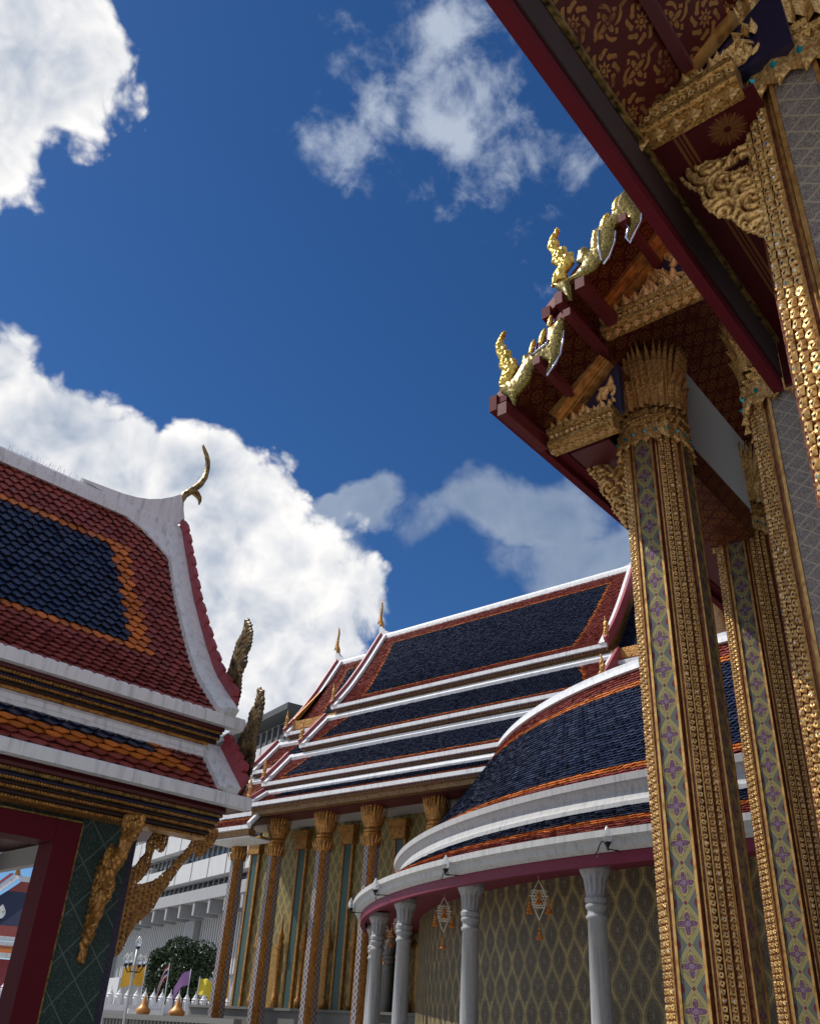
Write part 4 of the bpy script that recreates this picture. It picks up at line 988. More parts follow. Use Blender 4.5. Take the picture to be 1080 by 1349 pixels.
mb = MB(); mb.box((6.9, 13.82, 3.86), (7.06, 17.88, 4.16)); mb.build('end_lintel', 'plaster', PV)
mb = MB(); mb.box((1.6, 13.76, 4.2), (6.98, 18.7, 4.28)); mb.build('ceiling', 'red_dark', PV)
# carved openwork brackets
bz = pix([(0, 950), (20, 940), (60, 940), (95, 900), (130, 820), (180, 740), (240, 690), (290, 640), (330, 560), (380, 500), (440, 410), (500, 330), (540, 290), (570, 330), (590, 320), (620, 280), (650, 260), (690, 190), (685, 150), (600, 145), (560, 165), (530, 215), (500, 265), (460, 310), (430, 340), (390, 390), (340, 430), (290, 470), (220, 490), (180, 490), (210, 470), (240, 430), (270, 390), (275, 330), (300, 270), (330, 300), (350, 290), (375, 240), (380, 185), (340, 160), (290, 175), (250, 230), (240, 300), (210, 330), (180, 380), (130, 400), (90, 420), (60, 500), (45, 600), (20, 700), (5, 850)], 140, 1060, 4.67)
Q = [tuple(atN(x, y, 13.3)[[0, 2]]) for x, y in bz]
def dots(G):
    x = G[:, 0] / .075; y = G[:, 1] / .075; y2 = y + .5 * (np.floor(x) % 2)
    return np.hypot((x % 1) - .5, (y2 % 1) - .5) < .22
mb = MB(); relief(mb, Q, (0, 13.3, 0), (1, 0, 0), (0, 0, 1), (0, -1, 0), .09, .0115, .006, 30, dots, seed=11); mb.build('eave_bracket', 'gold_mid', PV, smooth=True)
bz = pix([(470, 980), (460, 900), (490, 860), (510, 760), (530, 680), (545, 560), (570, 430), (590, 360), (640, 340), (690, 240), (700, 290), (740, 260), (775, 60), (890, 60), (880, 130), (840, 200), (800, 250), (770, 330), (740, 380), (700, 430), (700, 500), (670, 580), (640, 620), (600, 720), (560, 830), (520, 900), (510, 980)], 0, 1060, 4.67)
Q = [tuple(atL(x, y, 6.55)[1:]) for x, y in bz]
mb = MB(); relief(mb, Q, (6.55, 0, 0), (0, 1, 0), (0, 0, 1), (1, 0, 0), .12, .014, .02, 30, seed=12); mb.build('eave_bracket', 'gold_mid', PV, smooth=True)
# ------------------------------------------------------------------ the far hall with the many-tiered roof
XR = 33.6
FH = thing('temple_hall', 'far temple hall with four-tiered navy, orange and red roof and white-banded ridges', 'temple hall', (XR, 24, 0))
def P_x(u, r, z): return np.stack([XR - r, u, z], 1)
def P_xb(u, r, z): return np.stack([XR + r, u, z], 1)
TIER = [Prof([(0.15, 20.45), (1.4, 18.35), (2.4, 16.85), (3.4, 15.6)]), Prof([(3.2, 15.12), (4.7, 13.42)]), Prof([(4.5, 12.98), (5.9, 11.44)]), Prof([(5.75, 11.02), (6.7, 10.33)])]
def hbar(poly, a, b, name, mat, parent, rz=None):
    """poly in (r outward, z), extruded along Y"""
    mb = MB(); mb.prism([(XR - r, z) for r, z in poly], (0, a, 0), (1, 0, 0), (0, 0, 1), (0, 1, 0), b - a); return mb.build(name, mat, parent)
def shiftp(prof, dz):
    q = Prof([(0, 0), (1, 1)]); q.__dict__.update(prof.__dict__); q.z = prof.z + dz; return q
def hall_tier(prof, ya, yb, dz, idx, left=True, right=True, cap=.34):
    """one roof tier of the far hall between ya and yb (yb the far, left-hand gable)"""
    p = shiftp(prof, dz); L = p.L; r = deck(p, ya, yb, P_x, .1).build('roof_tier', 'under_tile', FH)
    deck(p, ya, yb, P_xb, .1).build('roof_tier', 'red_tile', FH)
    big = idx == 0
    mr, mo = (.55, .16) if big else (.30, .16)
    lo = L - (.62 if big else .42) if idx < 3 else L - .36
    hi_ = .75 if big else .0
    slant = .30
    def zone(u, s):
        e = min((yb - u - .32) if left else 9, (u - ya - .32) if right else 9)
        if e < 0: return None
        sl = (L - s) * slant if big else (L - s) * .35
        e2 = e - (0.25 if big else .05) - (.55 if big else .35) - (s * .12 if big else (L - s) * -.9 * 0 + (L - s) * .5)
        ds = min(s - hi_ if big else 9, lo - s)
        if e2 > 0 and ds > 0: return 2
        if e2 > -.15 and ds > -.12: return 1
        return 0
    w, h = .14, .10
    T, F, U, Sx, Z = tile_field(ya + .1, yb - .05, p, P_x, w, h, zone, .02)
    T = T.copy(); 
    tiles_mesh(T, F, U, Sx, Z, p, P_x, 0).build('tile_field', ['red_tile', 'orange_tile', 'blue_tile'], r, kind='stuff')
    re, ze = float(p.r[-1]), float(p.z[-1]); rt, zt = float(p.r[0]), float(p.z[0])
    hbar([(re - .05, ze - .10), (re + .10, ze - .10), (re + .10, ze + .06), (re - .05, ze + .06)], ya - .02, yb + .05, 'eave_band', 'white', r)
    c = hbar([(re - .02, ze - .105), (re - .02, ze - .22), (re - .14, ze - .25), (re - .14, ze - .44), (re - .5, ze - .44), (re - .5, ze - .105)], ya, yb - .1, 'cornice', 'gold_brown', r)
    mb = MB()
    for k in range(int((yb - ya) / .16)):
        y = ya + .1 + k * .16; mb.box((XR - re - .10 + .1, y, ze - .20), (XR - re + .02 + .1, y + .08, ze - .11))
    mb.build('dentils', 'red_dark', c, kind='stuff')
    if idx:   # white flashing roll where the tier meets the wall above
        hbar([(rt + .16, zt - .16), (rt + .20, zt - .02), (rt + .16, zt + .12), (rt + .02, zt + .18), (rt - .1, zt + .16), (rt - .1, zt - .12)], ya + .05, yb - .02, 'flashing_band', 'white', r)
    for flag, y, sg in ((left, yb, -1), (right, ya, 1)):
        if not flag: continue
        rake(p, y + sg * .30, y + sg * .04, .02, .15, -.10, L + .03, 'rake_band', 'white', r, P_x, 12)
        rake(p, y + sg * .03, y - sg * .09, -.08, .40, -.15, L - .05, 'bargeboard', 'red_barge', r, P_x, 12)
        q0 = np.array((XR - re - .02, y - sg * .03, ze + .05))
        mb = MB(); fl = [(0, 0), (-.10, .28), (-.05, .5), (-.13, .72), (-.05, .95), (.06, 1.3), (.05, 1.05), (.12, .85), (.10, .62), (.18, .45), (.13, .25), (.16, 0)]
        relief(mb, fl, q0, (0, 1, 0), (0, 0, 1), (1, 0, 0), .12, .035, .02, 20, seed=idx + 3); mb.build('flame_finial', 'gold_mid', r, smooth=True)
    return r
ENDS = [(15.7, 30.93), (15.3, 31.5), (14.8, 32.45), (14.3, 32.35)]
for i, (a, b) in enumerate(ENDS): hall_tier(TIER[i], a, b, 0, i)
SIDE = [(30.98, 34.15), (31.55, 34.85), (32.5, 35.2)]
for i, (a, b) in enumerate(SIDE): hall_tier(TIER[i], a, b, -.87, i, True, False)
for i, (a, b) in enumerate([(12.2, 15.65), (11.6, 15.25), (11.2, 14.75)]): hall_tier(TIER[i], a, b, -.87, i, False, True)
def ridge(ya, yb, z, ends):
    hbar([(-.22, z - .30), (.22, z - .30), (.20, z - .05), (.12, z + .08), (-.12, z + .08), (-.20, z - .05)], ya, yb, 'ridge_band', 'white', FH)
    for (y, d) in ends:   # d = +1 far end
        q = [(0, z), (.9, z + .03), (1.5, z + .12), (1.9, z + .32), (2.15, z + .62), (2.32, z + .62), (2.3, z + .2), (2.2, z - .6), (1.4, z - .25), (0, z - .3)]
        mb = MB(); mb.prism([((t - 2.15) * d, zz) for t, zz in q], (XR - .12, y, 0), (0, 1, 0), (0, 0, 1), (1, 0, 0), .24); mb.build('ridge_upsweep', 'white', FH)
        pts = [(0, .55), (.02, .8), (.10, .98), (.16, 1.15), (.13, 1.5), (.08, 1.85), (.12, 2.15), (.22, 2.35)]
        mb = MB(); mb.tube([(XR, y + d * (a + .08), z + b) for a, b in pts], [.11, .12, .13, .11, .07, .06, .045, .015], 8); hn = mb.build('horn_finial', 'gold_mid', FH, smooth=True)
        mb = MB(); mb.tube([(XR, y + d * .22, z + 1.02), (XR, y + d * .36, z + 1.0), (XR, y + d * .42, z + .86)], [.08, .06, .01], 6); mb.build('beak', 'gold_mid', hn, smooth=True)
ridge(15.7, 30.9, 20.62, ((31.1, 1), (15.5, -1))); ridge(30.95, 34.2, 19.75, ((34.35, 1),)); ridge(12.2, 15.6, 19.75, ((12.0, -1),))
for y in (30.6, 33.9, 16.0, 12.5):
    mb = MB(); mb.prism([(-3.3, 15.5), (3.3, 15.5), (0, 20.3 if y in (30.6, 16.0) else 19.4)], (XR, y - .05, 0), (1, 0, 0), (0, 0, 1), (0, 1, 0), .1); mb.build('gable_wall', 'gold_mid', FH)
mb = MB(); mb.box((XR - 3.25, 12.4, 10.2), (XR + 3.25, 34.0, 15.4)); mb.build('clerestory', 'gold_mid', FH)
# low porch roof at the far end
PR = Prof([(6.05, 10.10), (7.0, 9.34)])
r = deck(PR, 31.95, 34.9, P_x, .1).build('porch_roof', 'under_tile', FH)
T, F, U, Sx, Z = tile_field(32.0, 34.85, PR, P_x, .14, .10, lambda u, s: (2 if s < .3 else (1 if s < .55 else 0)) if u > 31.8 + s * .5 else None, .02)
tiles_mesh(T, F, U, Sx, Z, PR, P_x, 0).build('tile_field', ['red_tile', 'orange_tile', 'blue_tile'], r, kind='stuff')
hbar([(6.95, 9.22), (7.1, 9.22), (7.1, 9.38), (6.95, 9.38)], 31.7, 35.0, 'eave_band', 'white', r); hbar([(6.0, 9.98), (6.2, 9.98), (6.2, 10.2), (6.0, 10.22)], 32.2, 34.9, 'flashing_band', 'white', r)
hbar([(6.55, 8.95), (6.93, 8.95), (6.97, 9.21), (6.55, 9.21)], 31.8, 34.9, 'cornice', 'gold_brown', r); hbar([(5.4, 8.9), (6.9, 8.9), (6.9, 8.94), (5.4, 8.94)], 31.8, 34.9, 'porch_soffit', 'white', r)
mb = MB(); mb.tube([(XR - 7.08, 31.72, 9.36), (XR - 6.05, 32.05, 10.25)], .13, 6); mb.build('hip_band', 'white', r)
# columns, wall, windows
def lattice_column(cx, cy, z0, zc, w0, w1):
    mb = MB(); wz = lambda z: w0 + (w1 - w0) * (z - z0) / (zc - z0)
    loft(mb, (cx, cy), [(z0, w0 * 1.2), (z0 + .3, w0 * 1.2), (z0 + .32, w0), (zc, w1)]); c = mb.build('column', 'gold_mid', FH)
    for d, t in (((-1, 0), (0, -1)), ((0, -1), (1, 0)), ((0, 1), (-1, 0))):
        d, t = np.array(d), np.array(t); P = []; UV = []
        for z in (z0 + .34, zc):
            for sg in (-1, 1):
                xy = np.array((cx, cy)) + d * (wz(z) + .006) + t * wz(z) * .37 * sg; P.append((xy[0], xy[1], z)); UV.append((sg * .5, (z - z0) / .30))
        mb = MB(); mb.add(P, [(0, 1, 3, 2)], 0, UV); mb.build('mosaic_panel', 'col_white', c)
    mb = MB(); loft(mb, (cx, cy), [(zc - .35, w1 * 1.03), (zc, w1 * 1.15), (zc + .1, w1 * 1.3), (zc + .16, w1 * 1.1), (zc + .24, w1 * 1.25), (zc + .32, w1 * 1.1), (zc + .7, w1 * 1.18), (zc + 1.25, w1 * 1.38), (zc + 1.3, w1 * 1.2)])
    cap = mb.build('capital', 'gold_mid', c)
    lv = MB()
    for lvl, (zz, f_, hh, n) in enumerate(((.34, 1.15, .6, 20), (.5, 1.25, .85, 20), (-.42, 1.06, .45, 16))):
        for k in range(n):
            a = 2 * math.pi * (k + .5 * lvl) / n; rr = w1 * f_ / max(abs(math.cos(a)), abs(math.sin(a))) * (.90 if abs(abs(math.cos(a)) - abs(math.sin(a))) < .35 else 1)
            N_ = np.array((math.cos(a), math.sin(a), 0.0)); T_ = np.array((-N_[1], N_[0], 0)); o = np.array((cx, cy, zc + zz)) + N_ * rr
            lv.add([o - T_ * .05, o + T_ * .05, o + T_ * .055 + N_ * .05 + np.array((0, 0, hh * .6)), o + N_ * .15 + np.array((0, 0, hh)), o - T_ * .055 + N_ * .05 + np.array((0, 0, hh * .6)), o + N_ * .07 + np.array((0, 0, hh * .4))], [(0, 1, 5), (1, 2, 5), (2, 3, 5), (3, 4, 5), (4, 0, 5)])
    lv.build('capital_leaves', 'gold_mid', c, kind='stuff')
    return c
for y in (34.3, 31.75, 28.72, 25.95, 22.6, 19.5): lattice_column(28.33, y, .6, 8.72, .34, .29)
mb = MB(); mb.box((26.4, 9, .004), (42, 40, .6)); mb.build('plinth', 'plinth', FH)
mb = MB(); mb.box((29.3, 10, .6), (30.45, 37.4, 2.35)); mb.box((29.2, 10, 2.35), (30.5, 37.4, 2.45)); mb.build('wall_base', 'plinth', FH)
WX = 30.5
mb = MB(); mb.box((WX + .01, 10, 2.45), (WX + .6, 35.3, 10.25)); w_ = mb.build('side_wall', 'wall_green', FH)
mb = MB(); mb.quad((WX, 35.3, 2.46), (WX, 10, 2.46), (WX, 10, 10.2), (WX, 35.3, 10.2), 0, [(0, 0), (25.3, 0), (25.3, 7.74), (0, 7.74)]); mb.build('lattice_tiles', 'wall_green', w_)
for y in (35.5, 32.2, 29.25, 26.2, 23.2, 20.2):
    mb = MB(); mb.box((WX - .12, y - .2, 2.46), (WX - .004, y + .2, 9.0)); p_ = mb.build('pilaster', 'green_stone', FH)
    for dy in (-.27, .27):
        mb = MB(); mb.box((WX - .16, y + dy - .055, 2.46), (WX - .006, y + dy + .055, 9.0)); mb.build('pilaster_edge', 'gold_mid', p_)
    mb = MB(); mb.box((WX - .3, y - .4, 9.0), (WX - .005, y + .4, 9.5)); mb.box((WX - .4, y - .5, 9.5), (WX - .005, y + .5, 9.8)); mb.build('pilaster_capital', 'gold_mid', p_)
for y in (33.6, 30.6, 27.6, 24.6):
    for dy in (-.75, .75):
        mb = MB(); mb.lathe([(.16, 2.46), (.16, 2.8), (.10, 2.9), (.10, 4.7), (.16, 4.75), (.18, 4.95), (.12, 5.1), (.15, 5.25), (.08, 5.5), (.03, 6.0), (.005, 6.4)], (WX - .25, y + dy, 0), 10); mb.build('window_colonnette', 'gold_mid', FH, smooth=True)
    mb = MB(); mb.box((WX - .09, y - .6, 2.46), (WX - .003, y + .6, 4.9)); mb.build('window_shutter', 'gold_fine', FH)
hbar([(3.2, 10.0), (6.1, 10.0), (6.1, 10.06), (3.2, 10.06)], 14, 35.2, 'aisle_soffit', 'white_gal', FH)
hbar([(4.9, 9.9), (6.0, 9.9), (6.0, 9.995), (4.9, 9.995)], 14, 35.2, 'architrave', 'red_dark', FH)
# ------------------------------------------------------------------ circular gallery
GC = np.array((41.36, 6.14))
GA = thing('gallery', 'curved gallery with grey marble columns, lattice tile wall and navy tiled roof', 'gallery', (22, 16, 0))
PH0, PH1 = 119.0, 196.0
def ringfn(u, r, z):
    ph = u / 22.0; return np.stack([GC[0] + r * np.cos(ph), GC[1] + r * np.sin(ph), z], 1)
U0, U1 = rad(PH0) * 22, rad(PH1) * 22
def ring_sweep(prof, name, mat, ph0=PH0, ph1=PH1, n=90, uv=False):
    """closed profile polygon [(r,z)] swept round the gallery"""
    mb = MB(); fn = lambda t, a, b: (GC[0] + a * math.cos(t), GC[1] + a * math.sin(t), b)
    mb.sweep(prof, fn, np.linspace(rad(ph0), rad(ph1), n)); return mb.build(name, mat, GA)
ring_sweep([(19.0, .004), (24.3, .004), (24.3, .55), (24.1, .55), (24.1, .8), (19, .8)], 'plinth', 'plinth')
RW = 21.5
mb = MB(); ts = np.linspace(rad(PH0), rad(PH1), 110); V = []; UV = []
for t in ts:
    for z in (.8, 6.0): V.append((GC[0] + RW * math.cos(t), GC[1] + RW * math.sin(t), z)); UV.append((t * RW, z))
mb.add(V, [(2 * i, 2 * i + 2, 2 * i + 3, 2 * i + 1) for i in range(len(ts) - 1)], 0, UV); mb.build('tile_wall', 'ogee', GA)
ring_sweep([(RW - .4, .8), (RW - .02, .8), (RW - .02, 6.2), (RW - .4, 6.2)], 'wall_core', 'plaster')
# eave: pink-red soffit, white fascia moulding, lower roof, white drum band, upper roof, ridge
ring_sweep([(21.3, 5.34), (23.45, 5.18), (23.45, 5.24), (21.3, 5.44)], 'gallery_soffit', 'ceil_pink')
ring_sweep([(23.46, 5.02), (23.62, 5.02), (23.62, 5.28), (23.46, 5.28)], 'red_fascia', 'ceil_pink')
ring_sweep([(23.40, 5.29), (23.66, 5.26), (23.78, 5.34), (23.80, 5.46), (23.92, 5.52), (23.92, 5.66), (23.62, 5.68)], 'white_fascia', 'white_gal')
LP = Prof([(22.38, 6.52), (23.66, 5.66)]); UPp = Prof([(18.75, 11.42), (20.1, 9.5), (21.2, 8.15), (22.15, 7.2)])
def ring_roof(prof, name, zone, w=.20, h=.135):
    q = np.linspace(0, prof.L, 12); r, z = prof.at(q, -.02); r2, z2 = prof.at(q, -.12)
    ro = ring_sweep(list(zip(r, z)) + list(zip(r2[::-1], z2[::-1])), name, 'under_tile')
    T, F, U, Sx, Z = tile_field(U0, U1, prof, ringfn, w, h, zone, .02)
    tiles_mesh(T, F, U, Sx, Z, prof, ringfn, 0).build('tile_field', ['red_tile', 'orange_tile', 'blue_tile'], ro, kind='stuff')
ring_roof(LP, 'lower_roof', lambda u, s: 2 if s < .72 else (1 if s < 1.0 else 0))
ring_roof(UPp, 'upper_roof', lambda u, s: (0 if s < .75 else 1 if s < 1.05 else 2) if s < UPp.L - .62 else (1 if s < UPp.L - .34 else 0))
ring_sweep([(22.36, 6.50), (22.50, 6.48), (22.50, 6.58), (22.40, 6.66), (22.34, 6.86), (22.44, 7.02), (22.52, 7.04), (22.54, 7.20), (22.36, 7.26), (22.0, 7.2), (22.0, 6.5)], 'drum_band', 'white_gal')
ring_sweep([(18.95, 11.36), (18.92, 11.52), (18.80, 11.58), (18.80, 11.70), (18.55, 11.76), (18.3, 11.70), (18.3, 11.30)], 'ridge_band', 'white')
q = np.linspace(0, 5.8, 10)
ring_sweep([(18.6, 11.4), (15.0, 7.0), (15.0, 6.8), (18.6, 11.2)], 'inner_roof', 'red_tile')
def marble_column(ph, R=23.1):
    c = (GC[0] + R * math.cos(rad(ph)), GC[1] + R * math.sin(rad(ph)), 0)
    mb = MB(); mb.lathe([(.30, .8), (.30, .95), (.26, 1.0), (.26, 1.08), (.225, 1.15), (.225, 2.2), (.20, 4.02), (.23, 4.04), (.235, 4.10), (.20, 4.13), (.20, 4.22), (.235, 4.25), (.245, 4.31), (.205, 4.36)], c, 18)
    s = mb.build('column', 'marble', GA, smooth=True)
    mb = MB(); mb.lathe([(.20, 4.33), (.24, 4.37), (.25, 4.45), (.215, 4.50), (.225, 4.62), (.26, 4.85), (.33, 5.0), (.345, 5.04), (.345, 5.16), (.2, 5.17)], c, 24, 0, .10, (4.55, 4.98)); mb.build('capital', 'marble', s)
for ph in (118.8, 128.5, 138.1, 147.7, 158.4, 169.5, 180.5, 191): marble_column(ph)
# hanging jasmine garlands
def garland(ph, where, R=22.75, ztop=5.16, s=1.0):
    c = np.array((GC[0] + R * math.cos(rad(ph)), GC[1] + R * math.sin(rad(ph)), ztop)); view = _n((c[0], c[1], 0)); ex = np.array((view[1], -view[0], 0)); ez = np.array((0, 0, 1.0))
    # slight individual turn
    t = thing('flower_garland', 'white jasmine garland with orange tassels between %s marble columns from gilded column' % where, 'garland', tuple(c - ez * 1.25), 0, 'garlands hanging in the gallery')
    P = lambda a, b: c + ex * a * s + ez * b * s
    mb = MB(); k = .017
    mb.tube([P(0, 0), P(0, -.12)], .004, 4); mb.build('cord', 'jasmine', t)
    mb = MB(); k = .010
    for a, b in (((0, -.10), (-.11, -.30)), ((0, -.10), (.11, -.30)), ((-.20, -.40), (.20, -.40)), ((-.11, -.30), (-.15, -.42)), ((.11, -.30), (.15, -.42)), ((-.15, -.42), (-.11, -.62)), ((.15, -.42), (.11, -.62)), ((-.11, -.62), (0, -.86)), ((.11, -.62), (0, -.86)), ((-.11, -.30), (.11, -.30)), ((-.11, -.62), (.11, -.62))): mb.tube([P(*a), P(*b)], k, 5)
    for i in range(6):
        y = -.315 - i * .058
        for j in range(-2, 3):
            x = (j + (.5 if i % 2 else 0)) * .064
            if abs(x) > .15: continue
            R_ = [P(x + .032 * math.cos(rad(60 * q_ + 30)), y + .032 * math.sin(rad(60 * q_ + 30))) for q_ in range(7)]
            mb.tube(R_, .0085, 4)
    mb.build('flower_net', 'jasmine', t)
    def tassel(x, y, L):
        m_ = MB(); m_.tube([P(x, y), P(x, y - L * .55)], .008, 5); o = P(x, y - L * .5)
        for i, (rr, zz) in enumerate(((.03, .0), (.04, -.06), (.055, -.12))): m_.lathe([(.004, .03), (rr, .01), (rr * 1.05, -.02), (.006, -.05)], tuple(o + ez * zz * s * (L / .22)), 8)
        for i in range(6):
            a = i * math.pi / 3; m_.tube([tuple(o + ez * -.10 * s), tuple(o + np.array((.07 * math.cos(a), .07 * math.sin(a), -.21 * s)))], [.016, .03], 5)
        m_.build('tassel', 'marigold', t)
    tassel(-.20, -.42, .22); tassel(.20, -.42, .22); tassel(0, -.86, .30); tassel(0, -.28, .12)
for ph, wh in ((164.2, 'first and second'), (153.1, 'second and third'), (143.0, 'third and fourth'), (134.2, 'fourth and fifth')): garland(ph, wh, s=1.15)
# globe lanterns on the eave
def lantern(px, py, where):
    p = atZ(px, py, 5.50); d = p[:2] - GC; d = d / np.linalg.norm(d); b = np.array((*(GC + d * 24.02), 5.36)); od = np.array((d[0], d[1], 0)); td = np.array((-d[1], d[0], 0))
    t = thing('wall_lantern', 'glass globe lantern on gallery eave ' + where, 'lantern', tuple(b), 0, 'globe lanterns along the gallery eave')
    mb = MB(); mb.lathe([(.03, 0), (.075, .05), (.095, .12), (.085, .20), (.05, .27), (.02, .33), (.004, .36)], tuple(b), 12); mb.build('globe', 'globe', t, smooth=True)
    mb = MB(); mb.lathe([(.012, -.14), (.03, -.08), (.06, -.03), (.085, 0), (.07, .02)], tuple(b), 10); mb.build('cup', 'iron', t, smooth=True)
    mb = MB(); pts = [b + od * -.02 + ez3(-.12)] + [b - od * .15 - td * (.10 + .28 * f) + ez3(-.12 + .20 * math.sin(f * math.pi)) for f in np.linspace(0, 1, 7)]; mb.tube(pts, .013, 5)
    cur = [b - od * .15 - td * (.38 + .06 * math.sin(a)) + ez3(-.12 - .05 + .05 * math.cos(a)) for a in np.linspace(0, 4.5, 8)]; mb.tube(cur, .011, 5); mb.tube([b - od * .45 + ez3(-.10), b + ez3(-.12)], .014, 5); mb.build('bracket', 'iron', t)
def ez3(z): return np.array((0, 0, z))
WH = ('above third marble column from gilded column', 'between first and second marble columns from gilded column', 'beside the tall gilded column', 'above fourth marble column from gilded column', 'above fifth marble column at the curve')
for (px, py), wh in zip(pix([(265, 300), (530, 242), (1008, 162), (115, 352), (47, 420)], 440, 1050, 2.4545), WH): lantern(px, py, wh)
# ------------------------------------------------------------------ background: office block
OAZ = rad(74.3); OE = np.array((math.cos(OAZ), math.sin(OAZ), 0)); ON = np.array((math.sin(OAZ), -math.cos(OAZ), 0)); OP = np.array((90 * math.cos(rad(51)), 90 * math.sin(rad(51)), 0))
OF = thing('office_block', 'grey concrete office block with white facade panels and vertical louvres behind the temple wall', 'building', tuple(OP), 0)
def obox(t0, t1, d0, d1, z0, z1, name, mat, parent=OF, build=True, mb=None):
    """t along the facade, d outwards towards the court"""
    m_ = mb or MB(); Q = []
    for z in (z0, z1):
        for t, d in ((t0, d0), (t1, d0), (t1, d1), (t0, d1)): p = OP + OE * t - ON * d; Q.append((p[0], p[1], z))
    m_.hexa(Q)
    return m_.build(name, mat, parent) if build else m_
obox(-10, 60, -16, -.6, .004, 26.9, 'core', 'concrete')
obox(-11, 61, -17, 1.2, 26.9, 27.5, 'roof', 'office_dark')
def wband(z0, z1, d=-.55):
    w = obox(-10, 60, -.595, d, z0, z1, 'window_band', 'pane'); m_ = MB()
    for k in range(56): obox(-10 + k * 1.25, -9.88 + k * 1.25, d, d + .12, z0, z1, '', '', None, False, m_)
    m_.build('mullions', 'steel', w, kind='stuff')
wband(24.6, 26.8); wband(20.2, 21.9); wband(15.2, 17.0); wband(12.4, 13.8)
for (z0, z1) in ((22.0, 24.4), (17.05, 19.2), (13.75, 15.5)):
    for k in range(17): obox(-9.8 + k * 4.1, -5.95 + k * 4.1, -.1, .9, z0, z1, 'facade_panel', 'panel_white')
rs = np.random.RandomState(8)
for k in range(22):
    t = -8 + k * 2.3 + rs.rand(); z = rs.choice([15.6, 19.3]); b = obox(t, t + 1.0, -.3, .3, z, z + .8, 'air_conditioner', 'panel_white')
    m_ = MB(); p = OP + OE * (t + .4) - ON * .3; m_.lathe([(.30, 0), (.30, .02)], (0, 0, 0), 12); V = m_.v[0].copy(); V2 = np.stack([p[0] + V[:, 0] * OE[0] - V[:, 2] * ON[0], p[1] + V[:, 0] * OE[1] - V[:, 2] * ON[1], z + .4 + V[:, 1]], 1); m_.v[0] = V2; m_.build('fan', 'office_dark', b)
obox(-10, 60, -.59, 2.4, 11.35, 12.35, 'ledge', 'concrete')
for k in range(18): obox(-9.5 + k * 3.4, -9.1 + k * 3.4, -.58, 2.3, 10.2, 11.34, 'ledge_beam', 'concrete')
m_ = MB()
for k in range(130): obox(-10 + k * .52, -9.80 + k * .52, -.59, -.1, 5.6, 10.6, '', '', None, False, m_)
m_.build('louvres', 'panel_white', OF, kind='stuff')
for t in (4.5, 27): obox(t, t + 2.2, -.58, .5, 3.0, 10.19, 'stair_pier', 'concrete')
obox(16, 40, -.5, 2.8, .004, 5.4, 'podium', 'panel_white')
# ------------------------------------------------------------------ court wall with pointed white posts
def polar(az, d, z=0): return np.array((d * math.cos(rad(az)), d * math.sin(rad(az)), z))
FE = _n(polar(54 + 93, 1)); F0 = polar(54, 58)
FN = thing('boundary_wall', 'low white courtyard wall topped with a row of pointed posts', 'wall', tuple(F0), 0)
def fbox(t0, t1, d0, d1, z0, z1, name, mat, parent=FN):
    n_ = np.array((FE[1], -FE[0], 0)); Q = []
    for z in (z0, z1):
        for t, d in ((t0, d0), (t1, d0), (t1, d1), (t0, d1)): p = F0 + FE * t + n_ * d; Q.append((p[0], p[1], z))
    m_ = MB(); m_.hexa(Q); return m_.build(name, mat, parent)
fbox(-9, 22, -.25, .25, .004, 2.1, 'base_wall', 'plaster'); fbox(-9, 22, -.2, .2, 2.1, 2.42, 'rail', 'white_fence')
m_ = MB(); m_.lathe([(.20, 0), (.20, .34), (.15, .42), (.20, .47), (.13, .53), (.10, .60), (.03, .72), (.015, .86), (.003, .92)], (0, 0, 0), 10); post = m_.mesh('post', ['white_fence'])
for k in range(66):
    p = F0 + FE * (-8.8 + k * .46); place('post', post, FN, frame((p[0], p[1], 2.42), (1, 0, 0), (0, 1, 0), (0, 0, 1)))
fbox(-.6, 1.2, -1.6, -.26, .004, 2.25, 'pier', 'white_fence')
# gilded urn finials on stone pedestals
for az, lab in ((54.35, 'orange gilded pointed urn on pedestal beside the lamp post'), (52.55, 'orange gilded pointed urn on pedestal beside the stone balustrade')):
    p = polar(az, 45); s_ = 1.0 if az > 54 else 1.15
    t = thing('urn_finial', lab, 'finial', tuple(p))
    m_ = MB(); m_.box((p[0] - .35, p[1] - .35, .004), (p[0] + .35, p[1] + .35, 1.75)); m_.build('pedestal', 'plinth', t)
    m_ = MB(); m_.lathe([(.16 * s_, 1.75), (.24 * s_, 1.8), (.24 * s_, 1.9), (.30 * s_, 2.0), (.30 * s_, 2.12), (.2 * s_, 2.2), (.13 * s_, 2.32), (.09 * s_, 2.45), (.03, 2.62), (.005, 2.75)], (p[0], p[1], 0), 12); m_.build('urn', 'orange_urn', t, smooth=True)
# stone balustrade in front of the far hall
BL = thing('balustrade', 'low grey stone balustrade at the foot of the far hall columns', 'balustrade', (26, 36, 0))
m_ = MB(); m_.box((25.7, 30.0, 1.72), (26.1, 39, 1.92)); m_.build('coping', 'plinth', BL); m_ = MB(); m_.box((25.75, 30.0, .004), (26.05, 39, 1.3)); m_.build('base', 'plinth', BL)
m_ = MB(); m_.box((-.05, -.07, 0), (.05, .07, .42)); bal = m_.mesh('baluster', ['plinth'])
for k in range(36): place('baluster', bal, BL, frame((25.9, 30.2 + k * .245, 1.3), (1, 0, 0), (0, 1, 0), (0, 0, 1)))
